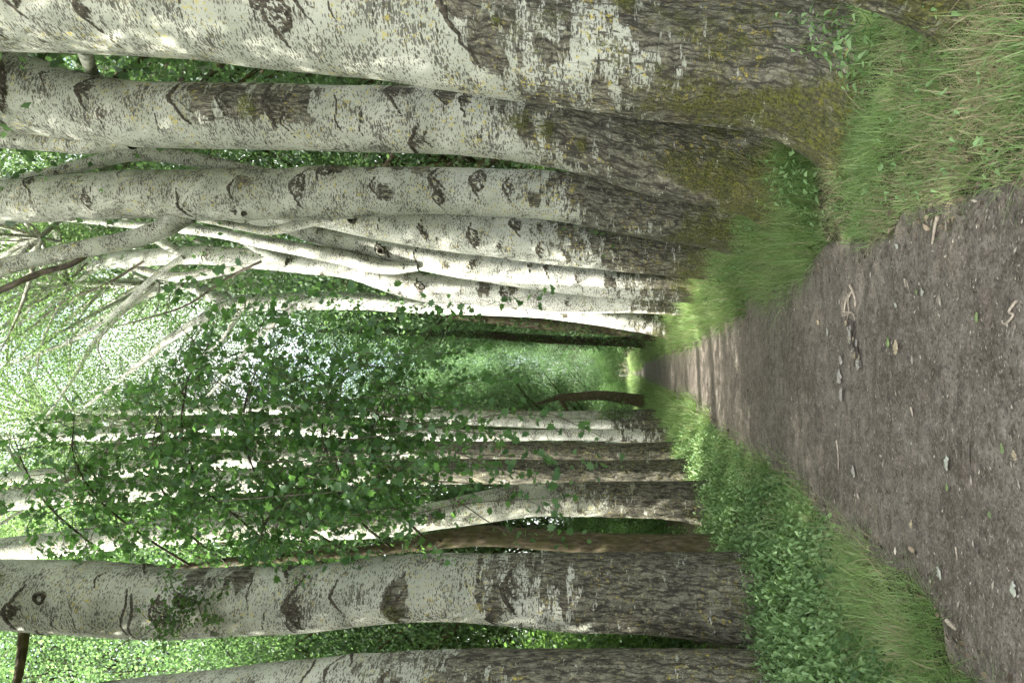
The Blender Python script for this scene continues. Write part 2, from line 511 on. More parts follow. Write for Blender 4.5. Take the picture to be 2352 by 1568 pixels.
def stem_mesh(name, P, R, seed, ds=.03, nth=48, h_rough=0.0, tilt=0.0, tilt_th=0.0, amp=.5, moss=0.0, moss_h=.8, flare=0.0, flare_h=.35,
              scars=(), auto=0.0, s0=0.0, lump=1.0, moss_th=None, centre=None, fur_amp=.016, level=False, white=0.0):
    """A tapering stem with bark fields. scars: (s, angle, half width, kind)."""
    Q, rr, ss, th, N = tube(P, R, ds, nth, level)
    n = len(Q)
    ss = ss + s0
    TH = np.repeat(th[None], n, 0); SS = np.repeat(ss[:, None], nth, 1); RR = np.repeat(rr[:, None], nth, 1)
    Rref = np.maximum(rr, .5 * np.median(rr))[:, None]
    bc = np.stack([Rref * np.cos(TH), Rref * np.sin(TH), SS], -1).reshape(-1, 3) + seed * 3.71
    n1 = fbm(bc * (1.3, 1.3, 1.1), seed, 2)
    n2 = fbm(bc * (2.6, 2.6, 7.0), seed + 5, 2)
    S_, T_ = SS.ravel(), TH.ravel()
    lim = h_rough + tilt * np.cos(T_ - tilt_th) + amp * (n1 * 1.1 + n2 * .7)
    rough = sstep(1.15, -1.25, S_ - lim) if h_rough > 0 else np.zeros(len(S_))
    warp = gnoise(bc * (3, 3, 1.5), seed + 9)[:, None] * np.array([.5, -.4, .25])
    q = bc * (9.5, 9.5, 2.1) + warp
    r1 = 1 - np.abs(gnoise(q, seed + 1)) * 2.4
    r2 = 1 - np.abs(gnoise(q * (1.9, 1.9, 1.7) + 7, seed + 2)) * 2.4
    furrow = np.clip(np.maximum(sstep(.45, .95, r1), .75 * sstep(.55, .95, r2)), 0, 1)
    disp = lump * RR.ravel() * (.045 * fbm(bc * (1.6, 1.6, .9), seed + 3, 2))
    disp -= fur_amp * .5 * furrow * rough
    disp += .012 * rough
    if flare:
        lob = 1 + .35 * np.cos(3 * T_ + seed) + .25 * np.cos(5 * T_ + seed * 2.1) + .2 * np.cos(2 * T_ + seed * .7)
        disp += flare * np.exp(-np.maximum(S_ - .05, 0) / flare_h) * np.clip(lob, .15, 2.2)
    scar = np.zeros(len(S_)); mossf = np.zeros(len(S_))
    rs = np.random.default_rng(seed + 100)
    sc = list(scars)
    if auto:
        L = ss[-1] - max(h_rough * .8, ss[0])
        for _ in range(int(max(0, L) * auto)):
            sc.append((rs.uniform(max(h_rough * .8, ss[0]), ss[-1]), rs.uniform(0, 2 * math.pi), rs.uniform(.35, .8) * np.median(rr) * .8,
                       rs.choice(['V', 'V', 'V', 'E', 'B', 'L', 'L', 'L'])))
    for s_, a_, w_, kind in sc:
        dth = (T_ - a_ + math.pi) % (2 * math.pi) - math.pi
        x = dth * np.maximum(RR.ravel(), .02); z = S_ - s_
        near = (np.abs(x) < 2.6 * w_) & (np.abs(z) < 2.6 * w_)
        if not near.any():
            continue
        i = np.where(near)[0]
        X, Z = x[i] / w_, z[i] / w_
        jit = fbm(bc[i] * 14, seed + 31, 2) * .10
        X = X + jit
        ax = np.abs(X)
        ro = rs.uniform(-.28, .28); cv = rs.uniform(-.12, .22); sl = rs.uniform(.38, .72); full = rs.random() < .45
        X, Z = X * math.cos(ro) + Z * math.sin(ro), Z * math.cos(ro) - X * math.sin(ro)
        wob = fbm(bc[i] * 26, seed + 61, 3)
        if kind == 'V':        # raised eyebrow, some over a dark triangle
            arm = np.abs(Z + sl * ax + cv * ax**2 - .1 + wob * .08)
            tk = rs.uniform(.09, .15) * (1.25 - .6 * ax)
            m = sstep(1.0, .45, arm / tk) * sstep(1.25, .9, ax + wob * .4)
            m2 = sstep(.10, .04, np.abs(Z + .18 + .95 * ax + wob * .1)) * sstep(.8, .5, ax) * .8
            m = np.maximum(m, m2 * rs.random())
            tri = sstep(.08, -.15, Z + (sl + .1) * ax + wob * .25) * sstep(-.85, -.35, Z + wob * .5) * sstep(.62, .3, ax + wob * .3) * (.62 if full else .30)
            scar[i] = np.maximum(scar[i], np.maximum(m, tri))
            disp[i] += .05 * w_ * m + .05 * w_ * np.exp(-(X**2 + Z**2) * 3)
        elif kind == 'E':      # closed knot
            r = np.sqrt((X * 1.05) ** 2 + (Z * rs.uniform(1.2, 1.8)) ** 2) + wob * .18
            m = sstep(1.05, .75, r) * (.50 + .32 * np.sin(r * 9 + wob * 4))
            m = np.maximum(m, sstep(.16, .05, np.abs(r - .9)) * .8)
            arm = sstep(.15, .05, np.abs(Z - .75 + sl * ax + wob * .1)) * sstep(1.9, 1.2, ax + wob * .4)
            scar[i] = np.maximum(scar[i], np.maximum(m, arm))
            disp[i] += .10 * w_ * sstep(1.3, .5, r)
        elif kind == 'B':      # rough patch
            r = np.sqrt((X * .8) ** 2 + (Z * 1.0) ** 2) + fbm(bc[i] * 7, seed + 77, 2) * .45
            m = sstep(1.35, .35, r)
            rough[i] = np.maximum(rough[i], m * .95)
            disp[i] += .05 * w_ * m
        elif kind == 'L':      # thin ring line
            m = sstep(.10, .03, np.abs(Z + .12 * np.sin(X * 3))) * sstep(1.5, .9, ax)
            scar[i] = np.maximum(scar[i], m * .8)
        elif kind == 'M':      # moss cushion
            r = np.sqrt((X) ** 2 + (Z * 1.1) ** 2) + fbm(bc[i] * 7, seed + 78, 2) * .4
            mossf[i] = np.maximum(mossf[i], sstep(1.4, .2, r) * 1.1)
            disp[i] += .06 * w_ * sstep(1.0, .5, r)
    if moss:
        mm = moss * sstep(moss_h * 1.7, -.1, S_ - fbm(bc * (2.4, 2.4, 1.1), seed + 40, 3) * 1.5 * moss_h)
        if moss_th is not None:
            mm = mm * (.55 + .45 * np.cos(T_ - moss_th))
        mossf = np.maximum(mossf, mm)
        disp += .012 * np.clip(mossf, 0, 1) * (.6 + gnoise(bc * 30, seed + 55))
    V = (Q[:, None, :] + N * (RR + disp.reshape(n, nth))[:, :, None]).reshape(-1, 3)
    if centre is not None:
        V = V - np.asarray(centre)
    top = np.arange(nth)[None, ::-1] + 0
    cap = (np.arange(nth) + (n - 1) * nth)[None, :]
    return mesh_np(name, V, [tube_faces(n, nth), cap], {'rough': rough, 'furrow': furrow * np.clip(rough * 1.3, 0, 1), 'scar': scar, 'moss': mossf, 'white': np.full(len(scar), white)},
                   vec_attrs={'bc': bc})


# ------------------------------------------------------------------ leaves
SHAPES = {
    # outline points (along, across) of half a leaf, tip last; the fold lifts the sides
    'rhomb': [(.0, 0), (.42, .34), (1.0, 0)],
    'sliver': [(.0, 0), (.4, .15), (1.0, 0)],
    'oval': [(.0, 0), (.22, .28), (.58, .27), (1.0, 0)],
    'nettle': [(.0, 0), (.10, .21), (.28, .25), (.62, .15), (1.0, 0)],
    'lobed': [(.0, 0), (-.10, .30), (.16, .27), (.20, .56), (.42, .34), (.66, .44), (.70, .19), (1.0, 0)],
}


def leaves_mesh(name, pos, axis, normal, size, shape='rhomb', fold=.25, rnd=None, dry=None, droop=.0):
    pos = np.asarray(pos); n = len(pos)
    a = axis / (np.linalg.norm(axis, axis=1)[:, None] + 1e-9)
    nn = normal - a * np.sum(a * normal, 1)[:, None]
    nn /= np.linalg.norm(nn, axis=1)[:, None] + 1e-9
    b = np.cross(nn, a)
    half = SHAPES[shape]
    pts = [(u, 0.0) for u in (half[0][0], half[-1][0])]
    mid = half[1:-1]
    k = len(mid)
    # vertex order: base, tip, right side (k), left side (k)
    loc = np.array([half[0], half[-1]] + [(u, v) for u, v in mid] + [(u, -v) for u, v in mid], float)
    lift = np.abs(loc[:, 1]) * fold - droop * loc[:, 0] ** 2
    V = pos[:, None, :] + size[:, None, None] * (loc[None, :, 0, None] * a[:, None, :] + loc[None, :, 1, None] * b[:, None, :]
                                                 + lift[None, :, None] * nn[:, None, :])
    nv = len(loc)
    base = (np.arange(n) * nv)[:, None]
    right = np.array([0] + [2 + i for i in range(k)] + [1])
    left = np.array([0, 1] + [2 + k + i for i in reversed(range(k))])
    f1, f2 = base + right[None], base + left[None]
    if rnd is None:
        rnd = rng.random(n)
    at = {'rnd': np.repeat(rnd, nv)}
    if dry is not None:
        at['dry'] = np.repeat(dry, nv)
    return mesh_np(name, V.reshape(-1, 3), [f1, f2], at, smooth=False)


def rand_dirs(n, r=rng):
    v = r.normal(size=(n, 3))
    return v / np.linalg.norm(v, axis=1)[:, None]


def crown_variant(seed, rad, hgt, n_clu, per, leaf, sigma, shape='rhomb', base_h=0.0, shell=.5, lo=0.0, hang=.3):
    """returns (leaf mesh, branch mesh); crown occupies z lo..hgt around the axis"""
    r = np.random.default_rng(seed)
    C = []
    while len(C) < n_clu:
        p = r.uniform(-1, 1, 3)
        d = np.linalg.norm(p * (1, 1, 1))
        if d > 1 or d < shell * r.random():
            continue
        q = gnoise(np.array([p * 2.1]), seed)[0]
        if q < -.18:
            continue
        if p[2] < 0 and (p[0]**2 + p[1]**2) ** .5 < .25 and lo > 0.5:
            continue
        C.append(p)
    C = np.array(C)
    sc = np.array([rad, rad, (hgt - lo) / 2])
    C = C * sc + (0, 0, (hgt + lo) / 2)
    cs = r.uniform(.6, 1.5, len(C)) * sigma
    idx = np.repeat(np.arange(len(C)), per)
    off = r.normal(size=(len(idx), 3)) * (1, 1, .75)
    pos = C[idx] + off * cs[idx][:, None]
    nrm = np.array([0, 0, 1.0]) + r.normal(size=(len(idx), 3)) * .65
    ax = r.normal(size=(len(idx), 3)) + np.array([0, 0, -hang])
    size = r.uniform(.65, 1.25, len(idx)) * leaf
    rn = np.clip(r.normal(.5, .22, len(idx)) + (r.random(len(C))[idx] - .5) * .5, 0, 1)
    lm = leaves_mesh('crown', pos, ax, nrm, size, shape, .3, rn)
    items = [(np.array([(0, 0, lo + .2), (.05, .05, hgt * .2), (.15, .1, hgt * .45), (0, .1, hgt * .8)]), [.012, .075, .06, .02])]
    for i in r.choice(len(C), min(len(C), 46), replace=False):
        c = C[i]
        z0 = max(lo * .6, c[2] - np.hypot(c[0], c[1]) * r.uniform(.5, 1.1) - .3)
        st = np.array([0, 0, z0]); m = st * .5 + c * .5 + (0, 0, r.uniform(-.1, .5)) + r.normal(size=3) * .2
        L = np.linalg.norm(c - st)
        items.append(([st, m, c], [.012 * L + .012, .008 * L + .008, .006]))
    bm = tubes_mesh('branch_framework', items, 5, .35)
    return lm, bm


CROWN = {}
for k in range(4):
    CROWN['poplar', k] = crown_variant(20 + k, 3.6, 9.0, 260, 120, .060, .42, 'oval', lo=0, hang=.6)
for k in range(3):
    CROWN['wood', k] = crown_variant(40 + k, 4.2, 11.0, 200, 115, .115, .42, 'rhomb', lo=0, hang=.8)
for k in range(3):
    CROWN['shrub', k] = crown_variant(60 + k, 1.7, 3.6, 170, 75, .085, .30, 'oval', lo=0, hang=.6, shell=.7)
for (kd, k), (lm, bm) in CROWN.items():
    lm.materials.append(M[{'poplar': 'poplar_leaf', 'wood': 'far_leaf', 'shrub': 'shrub_leaf'}[kd]])
    bm.materials.append(M['bark'] if kd == 'poplar' else M['dark_bark'])


def add_crown(root, kind, k, at, scale=1.0, rz=0.0, zs=1.0, branches=True):
    lm, bm = CROWN[kind, k]
    for nm, me in (('crown', lm), ('branch_framework', bm)):
        if nm == 'branch_framework' and not branches:
            continue
        c = obj(nm if kind != 'shrub' else {'crown': 'foliage', 'branch_framework': 'stem'}[nm], me, None, root)
        c.location = at; c.rotation_euler = (0, 0, rz); c.scale = (scale, scale, scale * zs)


# ------------------------------------------------------------------ the traced avenue trees
def px_line(pts, Y, dY=None):
    """(px, py, width) points of a stem standing at depth Y -> 3-D points and radii"""
    P, R = [], []
    for i, p in enumerate(pts):
        y = Y if len(p) < 4 else p[3]
        q, t = at_Y(p[0], p[1], y)
        P.append(q); R.append(p[2] * .5 / F * t)
    return np.array(P), np.array(R)


def tree(name, label, pts, Y, seed, group, mat='bark', top=None, limbs=(), scars=(), crown=None, ds=.03, nth=48, ext=4.0, **kw):
    P, R = px_line(pts, Y)
    x0, y0 = P[0][0], P[0][1]
    z0 = gz(x0, y0)
    # foot: continue below the ground
    P = np.vstack([[P[0] + (P[0] - P[1]) * 0 + (0, 0, min(0, z0 - .3 - P[0][2]))], P]) if P[0][2] > z0 - .2 else P
    if len(R) < len(P):
        R = np.concatenate([[R[0] * 1.02], R])
    Pv, Rv = P.copy(), R.copy()
    if ext:
        d = P[-1] - P[-2]; d = d / np.linalg.norm(d); d = d * .5 + np.array([0, 0, .5])
        d /= np.linalg.norm(d)
        P = np.vstack([P, P[-1] + d * ext * .5, P[-1] + d * ext])
        R = np.concatenate([R, [R[-1] * .82, R[-1] * .5]])
    root = thing(name, label, 'tree', (x0, y0, z0), group)
    c = np.array([x0, y0, z0])
    # scar pixels -> height along the stem and angle round it
    Q, rr, ss = smooth_line(P, R, .02)
    out = []
    for s in scars:
        q, t = at_Y(s[0], s[1], Y)
        k = int(np.argmin(np.abs(Q[:, 2] - q[2])))
        off = np.clip((q[0] - Q[k][0]) / rr[k], -.96, .96)
        out.append((ss[k] - (z0 - P[0][2]), -math.pi / 2 + math.asin(off), s[2], s[3]))
    trunk = obj('trunk', stem_mesh('trunk', P, R, seed, ds, nth, scars=out, centre=c, s0=-(z0 - P[0][2]), level=True, **kw), M[mat], root)
    for j, lb in enumerate(limbs):
        lp, lY, opt = lb[0], lb[1], (lb[2] if len(lb) > 2 else {})
        LP, LR = px_line(lp, lY)
        if opt.get('ext', 2.0):
            d = LP[-1] - LP[-2]; d = d / np.linalg.norm(d)
            LP = np.vstack([LP, LP[-1] + d * opt.get('ext', 2.0) + (0, 0, .2)]); LR = np.concatenate([LR, [LR[-1] * .55]])
        me = stem_mesh('limb', LP, LR, seed + 11 * (j + 1), opt.get('ds', .05), opt.get('nth', 20), auto=opt.get('auto', .9), centre=c,
                       h_rough=0, lump=.8, scars=(), white=kw.get('white', 0))
        obj('limb', me, M[opt.get('mat', mat)], root)
    for cr in (crown or ()):
        kind, k, at, sc = cr[:4]
        e = np.array(at) + (0, 0, .4)
        a0 = P[-2] if ext else P[-1]
        far = np.linalg.norm(e - a0)
        if far > .8:
            mid = (a0 * .5 + e * .5) + np.array([0, 0, -.10 * far if e[2] > a0[2] else .1 * far])
            me = tubes_mesh('limb', [(np.array([a0, mid, e, e + (0, 0, 1.2)]) - c, [min(.13, (R[-2] if ext else R[-1]) * .75), .09, .07, .05])], 12, .2)
            obj('limb', me, M[mat], root)
        add_crown(root, kind, k, np.array(at) - c, sc, cr[4] if len(cr) > 4 else seed * 1.3)
    return root


def ivy(root, pts, Y, seed):
    r = np.random.default_rng(seed)
    P, R = px_line(pts, Y)
    Q, rr, ss = smooth_line(P, R, .05)
    n = 5200
    i = r.integers(0, len(Q), n); a = r.uniform(0, 2 * math.pi, n)
    dn = gnoise(np.stack([np.cos(a) * 1.2, np.sin(a) * 1.2, ss[i] * .8], 1), seed)
    k = dn > -.15
    i, a = i[k], a[k]; n = len(i)
    out = np.stack([np.cos(a), np.sin(a), 0 * a], 1)
    pos = Q[i] + out * (rr[i] + np.abs(r.normal(size=n)) * .12 + .02)[:, None] + r.normal(size=(n, 3)) * (0, 0, .1)
    me = leaves_mesh('ivy', pos - np.array(root.location), r.normal(size=(n, 3)) * .5 + (0, 0, -1), out + r.normal(size=(n, 3)) * .4 + (0, 0, .3), r.uniform(.06, .13, n), 'nettle', .15, r.random(n))
    obj('ivy', me, M['shrub_leaf'], root)


GR = 'pale barked trees along the grassy verge'
GL = 'pale barked trees along the nettle verge'

tree('poplar_tree', 'broadest pale tree with the flared mossy foot beside the worn grass patch',
     [(1990, 262, 372), (1930, 225, 336), (1860, 186, 296), (1750, 158, 268), (1500, 138, 262), (1200, 98, 262), (900, 55, 262), (600, 20, 262), (300, -12, 260), (0, -30, 275)],
     5.1, 1, GR, ds=.016, nth=230, h_rough=2.55, tilt=.55, tilt_th=.6, amp=.85, moss=.9, moss_h=1.3, flare=.05, flare_h=.4, moss_th=-2.2,
     scars=[(22, 44, .24, 'E'), (125, 40, .13, 'E'), (256, 70, .16, 'V'), (290, 110, .10, 'V'), (692, 88, .15, 'E'), (729, 40, .20, 'V'), (655, 62, .08, 'E'),
            (812, 60, .12, 'L'), (905, 75, .10, 'L'), (560, 12, .12, 'V'), (480, 70, .08, 'L'), (1050, 75, .32, 'V'), (1090, 40, .25, 'B'),
            (1140, 150, .17, 'B'), (1270, 170, .10, 'B'), (1430, 60, .10, 'M'), (1160, 110, .05, 'M'), (400, 95, .09, 'L')],
     auto=1.0, crown=[('poplar', 0, (7.8, 8.6, 11.5), 1.0)],
     limbs=[([(192, 110, 34, 5.3), (205, 150, 28, 6.4), (225, 200, 22, 7.4)], 5.6, {'ext': 1.0})])

tree('poplar_tree', 'pale tree with a long mossy bark patch standing behind the broadest trunk',
     [(1800, 412, 172), (1700, 392, 168), (1500, 360, 168), (1300, 310, 158), (1150, 287, 152), (1000, 278, 146), (700, 272, 146), (450, 266, 146), (300, 262, 146),
      (170, 245, 160), (80, 222, 180), (0, 212, 190)],
     6.6, 2, GR, ds=.018, nth=190, h_rough=2.35, tilt=.25, tilt_th=.4, amp=.4, moss=1.0, moss_h=.9, flare=.10, flare_h=.3,
     scars=[(236, 228, .22, 'V'), (275, 285, .12, 'V'), (436, 250, .26, 'V'), (500, 235, .25, 'B'), (580, 240, .22, 'B'), (612, 272, .13, 'M'), (650, 250, .24, 'B'),
            (650, 262, .24, 'V'), (720, 250, .22, 'B'), (680, 300, .14, 'V'), (907, 236, .20, 'V'), (940, 225, .14, 'B'), (1017, 236, .15, 'V'), (1072, 252, .17, 'V'), (1045, 240, .10, 'B'),
            (1210, 300, .13, 'M'), (1260, 320, .10, 'M'), (1340, 355, .08, 'M'), (60, 226, .30, 'E'), (155, 200, .12, 'V'), (400, 300, .10, 'L'), (800, 280, .16, 'L'),
            (850, 300, .12, 'L'), (130, 290, .10, 'L')],
     auto=1.0, crown=[('poplar', 1, (6.6, 13.2, 11.6), 1.0)],
     limbs=[([(300, 318, 50), (240, 322, 52), (185, 331, 46), (120, 328, 40), (0, 322, 36)], 6.65, {'ext': 3.0, 'ds': .025, 'nth': 50, 'auto': 1.6})])

t3 = tree('poplar_tree', 'pale tree with a round knot and a small dark hole halfway up',
     [(1725, 520, 104), (1600, 505, 112), (1450, 482, 114), (1300, 455, 112), (1150, 443, 108), (1000, 438, 105), (850, 441, 110), (730, 444, 120), (640, 448, 114), (500, 448, 116), (400, 449, 112), (300, 447, 110),
      (150, 455, 104), (0, 464, 98)],
     8.4, 3, GR, ds=.022, nth=150, h_rough=2.2, tilt=.3, tilt_th=.3, amp=.45, moss=1.0, moss_h=.7, flare=.10, flare_h=.3,
     scars=[(712, 438, .17, 'E'), (765, 398, .14, 'E'), (560, 491, .06, 'E'), (440, 484, .22, 'V'), (92, 426, .22, 'V'), (560, 445, .14, 'V'), (590, 430, .12, 'B'), (1002, 423, .22, 'V'), (1020, 462, .12, 'E'),
            (1109, 424, .16, 'E'), (1167, 442, .18, 'V'), (790, 395, .12, 'B'), (860, 392, .12, 'B'), (930, 390, .12, 'B'), (980, 396, .12, 'B'), (870, 440, .13, 'V'), (900, 455, .1, 'B'),
            (300, 410, .1, 'V'), (250, 435, .12, 'L'), (235, 470, .1, 'E'), (1230, 470, .10, 'B')],
     auto=1.2, crown=[('poplar', 2, (5.4, 17.4, 13.0), 1.0)],
     limbs=[([(440, 490, 40), (410, 500, 50), (384, 520, 46), (300, 550, 42), (220, 566, 40), (92, 592, 36), (0, 614, 38)], 8.4, {'ext': 3.5, 'ds': .03, 'nth': 40, 'auto': 1.6}),
            ([(222, 566, 8, 8.4), (170, 604, 13, 8.42), (92, 627, 14, 8.45), (50, 645, 15, 8.45), (0, 667, 14, 8.5)], 8.4, {'ext': 1.0, 'mat': 'dark_bark', 'ds': .03}),
            ([(650, 405, 24), (560, 388, 26), (440, 366, 34), (360, 352, 38), (290, 352, 38), (220, 372, 30), (130, 392, 22), (30, 412, 18)], 8.6, {'ext': 2.0, 'ds': .03, 'nth': 36, 'auto': 1.6})])


def ring_knot(root, px, py, Y, r):
    """a sawn-off branch collar: a raised ring round a dark hollow"""
    q, _ = at_Y(px, py, Y)
    nth, m = 28, 7
    prof = [(1.5, .0), (1.2, .5), (1.0, .72), (.82, .70), (.62, .45), (.45, -.1), (.0, -.35)]
    V, Fc = [], []
    for j, (rad, h) in enumerate(prof):
        for i in range(nth):
            a = i / nth * 2 * math.pi
            w = 1 + .08 * math.sin(3 * a + px)
            V.append((q[0] + rad * r * w * math.cos(a), q[1] - h * r, q[2] + rad * r * w * math.sin(a) * 1.1))
    for j in range(len(prof) - 1):
        for i in range(nth):
            i2 = (i + 1) % nth
            Fc.append((j * nth + i, j * nth + i2, (j + 1) * nth + i2, (j + 1) * nth + i))
    V = np.array(V)
    rim = np.repeat([.2, .6, .8, .6, 1.0, 1.0, 1.0], nth)
    me = mesh_np('knot', V - np.array(root.location), [np.array(Fc)], {'rough': rim * 0 + .3, 'furrow': rim * 0, 'scar': rim * .9, 'moss': rim * 0}, vec_attrs={'bc': V * 1.0})
    obj('knot', me, M['bark'], root)


ring_knot(t3, 762, 395, 8.40 - .26, .035)
ring_knot(t3, 560, 491, 8.40 - .20, .028)

t4 = tree('poplar_tree', 'pale tree with dark eye scars tucked close behind the knotted trunk',
     [(1655, 590, 84), (1550, 585, 92), (1400, 570, 98), (1300, 560, 100), (1150, 545, 96), (1000, 532, 84), (850, 512, 72), (740, 494, 58), (600, 476, 50), (450, 460, 44), (200, 440, 40)],
     10.7, 4, GR, ds=.028, nth=110, h_rough=2.1, tilt=.3, tilt_th=-.4, amp=.45, white=.3, moss=.9, moss_h=.6, flare=.08, flare_h=.3,
     scars=[(973, 529, .15, 'V'), (985, 545, .08, 'E'), (1098, 552, .15, 'E'), (1189, 522, .14, 'E'), (1150, 570, .1, 'V'), (1010, 560, .12, 'L'), (880, 520, .12, 'L'), (830, 495, .1, 'E'), (1300, 540, .14, 'B'), (1240, 580, .15, 'V')],
     auto=1.2, crown=[('poplar', 3, (1.9, 11.0, 12.0), 1.0)],
     limbs=[([(760, 500, 22), (700, 512, 24), (620, 530, 20), (560, 522, 18), (470, 505, 14)], 10.5, {'ext': 2})])
ring_knot(t4, 808, 505, 10.4, .05)

t5 = tree('poplar_tree', 'slender pale tree with the hollow knot and a bend near its middle',
     [(1615, 655, 66), (1500, 655, 70), (1400, 648, 72), (1250, 632, 72), (1100, 612, 68), (980, 592, 64), (880, 572, 60), (800, 556, 52), (720, 536, 46), (640, 512, 40), (540, 500, 34), (300, 480, 30)],
     12.9, 5, GR, ds=.032, nth=90, h_rough=1.4, tilt=.2, amp=.45, white=.6, moss=.9, moss_h=.5, flare=.07, flare_h=.3,
     scars=[(881, 578, .13, 'E'), (900, 590, .1, 'V'), (962, 585, .16, 'V'), (1087, 606, .17, 'V'), (1030, 615, .1, 'B'), (1218, 614, .15, 'V'), (1255, 618, .18, 'V'), (1325, 640, .13, 'V'), (1400, 650, .14, 'B')],
     auto=1.2, crown=[('poplar', 0, (1.4, 14.5, 14.5), 1.0, 2.0), ('poplar', 2, (3.4, 19, 17), 1.0, 4)],
     limbs=[([(960, 612, 20), (900, 615, 30), (846, 606, 36), (780, 590, 34), (700, 574, 32), (620, 560, 28), (500, 535, 24), (350, 520, 20)], 12.7, {'ext': 3, 'nth': 30, 'auto': 1.3})])
ring_knot(t5, 876, 576, 12.62, .06)

t6 = tree('poplar_tree', 'bright pale tree that sends several crossing white limbs over the path',
     [(1590, 695, 56), (1450, 688, 60), (1300, 690, 60), (1200, 676, 64), (1080, 668, 64), (970, 660, 64), (900, 645, 60), (802, 614, 54), (700, 605, 48), (620, 598, 44), (500, 588, 42), (403, 588, 40), (238, 600, 34), (110, 618, 28), (0, 638, 22)],
     14.9, 6, GR, ds=.036, nth=80, h_rough=1.0, amp=.4, white=1.0, moss=.9, moss_h=.5, flare=.07, flare_h=.3,
     scars=[(973, 661, .15, 'E'), (1156, 676, .22, 'V'), (1182, 664, .14, 'B'), (1120, 660, .2, 'B'), (1300, 695, .12, 'V'), (480, 588, .14, 'V'), (560, 585, .1, 'L')],
     auto=1.4, crown=[('poplar', 1, (1.6, 17, 14.0), 1.05, 1.0), ('poplar', 3, (2.6, 26, 17), 1.1, 3)],
     limbs=[([(660, 600, 22), (600, 575, 22), (545, 545, 20), (480, 530, 16), (380, 500, 13)], 14.6, {'ext': 2}),
            ([(560, 608, 24), (500, 622, 26), (430, 636, 24), (360, 630, 20), (300, 612, 17), (200, 600, 14)], 15.2, {'ext': 2}),
            ([(420, 585, 22), (380, 562, 20), (330, 530, 18), (290, 500, 16)], 14.8, {'ext': 2}),
            ([(420, 590, 13), (350, 640, 14), (285, 700, 12), (205, 760, 9), (120, 800, 7)], 14.6, {'ext': 1.5}),
            ([(250, 598, 11), (185, 640, 11), (115, 700, 9), (40, 745, 7)], 15.0, {'ext': 1.5}),
            ([(500, 590, 9), (440, 545, 10), (380, 508, 8), (300, 460, 7)], 14.9, {'ext': 1.5}),
            ([(330, 600, 6), (240, 655, 6), (150, 690, 5), (60, 760, 4)], 14.3, {'ext': .8, 'mat': 'twig', 'nth': 10, 'auto': 0}),
            ([(200, 605, 6), (140, 660, 6), (70, 700, 5), (5, 705, 4)], 14.4, {'ext': .8, 'mat': 'twig', 'nth': 10, 'auto': 0}),
            ([(600, 600, 6), (520, 640, 6), (430, 700, 5), (340, 730, 4)], 14.5, {'ext': .8, 'mat': 'twig', 'nth': 10, 'auto': 0})])
ring_knot(t6, 968, 660, 14.6, .06)

t7 = tree('poplar_tree', 'sunlit white tree whose long limbs lean out above the bend of the path',
     [(1550, 752, 46), (1450, 738, 44), (1300, 716, 42), (1200, 708, 40), (1100, 704, 40), (950, 700, 38), (850, 692, 40), (760, 690, 42), (677, 692, 40), (600, 694, 38), (531, 693, 36), (470, 672, 32), (421, 650, 28), (293, 652, 22), (110, 645, 18), (0, 640, 16)],
     19.3, 7, GR, ds=.045, nth=64, h_rough=.9, amp=.4, white=1.0, moss=1.0, moss_h=.5, flare=.08, flare_h=.35, scars=[(1180, 700, .15, 'B'), (1210, 712, .15, 'V'), (1040, 702, .14, 'L'), (1295, 715, .16, 'B')],
     auto=1.2, crown=[('poplar', 2, (3.6, 22.0, 13.0), 1.1, .5), ('poplar', 0, (2.8, 31, 17), 1.1, 3)],
     limbs=[([(560, 690, 18), (513, 704, 22), (450, 740, 21), (385, 781, 18), (340, 820, 13)], 18.8, {'ext': 2.5}),
            ([(680, 700, 10), (663, 715, 13), (620, 750, 13), (582, 781, 12), (545, 830, 10), (513, 872, 8)], 18.6, {'ext': 1}),
            ([(590, 700, 10), (557, 711, 12), (505, 788, 11), (470, 815, 9), (432, 839, 7)], 19.6, {'ext': 1}),
            ([(421, 655, 14), (363, 668, 15), (300, 700, 14), (220, 781, 12), (190, 830, 11), (161, 879, 8)], 18.0, {'ext': 2}),
            ([(400, 655, 12), (330, 671, 16), (260, 715, 15), (198, 759, 14), (150, 790, 12), (103, 806, 11), (22, 830, 8)], 19.9, {'ext': 2})])

iv1 = tree('ivy_covered_tree', 'dark ivy clad trunk half hidden behind the sunlit white tree',
     [(1528, 765, 40), (1400, 752, 36), (1250, 742, 32), (1076, 724, 28), (950, 712, 24), (800, 700, 20)], 25, 8, 'dark trunks beyond the white trees', mat='dark_bark', ds=.08, nth=30,
     flare=.08, crown=[('wood', 0, (2.4, 27, 6.5), .9), ('wood', 1, (3.4, 32, 15), 1.0)])
iv2 = tree('ivy_covered_tree', 'farther dark trunk standing just before the grassy bend of the path',
     [(1490, 786, 24), (1350, 783, 20), (1200, 776, 19), (1100, 768, 18), (900, 762, 16)], 33, 9, 'dark trunks beyond the white trees', mat='dark_bark', ds=.1, nth=24,
     flare=.08, crown=[('wood', 1, (2.6, 35, 5.5), .9), ('wood', 2, (2.6, 38, 14), 1.1)])

ivy(iv1, [(1500, 765, 40), (1250, 742, 32), (1076, 724, 28), (800, 700, 20)], 25, 81)
ivy(iv2, [(1470, 786, 24), (1300, 783, 20), (900, 762, 16)], 33, 82)

# the near trunk whose foot only shows at the corner of the photo
tree('poplar_tree', 'mossy foot of a trunk cut off by the corner above the grass',
     [(2420, 10, 330), (2300, -75, 250), (2100, -120, 240), (1800, -180, 240), (1200, -300, 240), (400, -460, 240)], 3.25, 12, GR, ds=.02, nth=150, h_rough=3.0, amp=.5,
     moss=.8, moss_h=.8, flare=.09, flare_h=.25, crown=[('poplar', 3, (5.6, .5, 8.4), 1.0)])

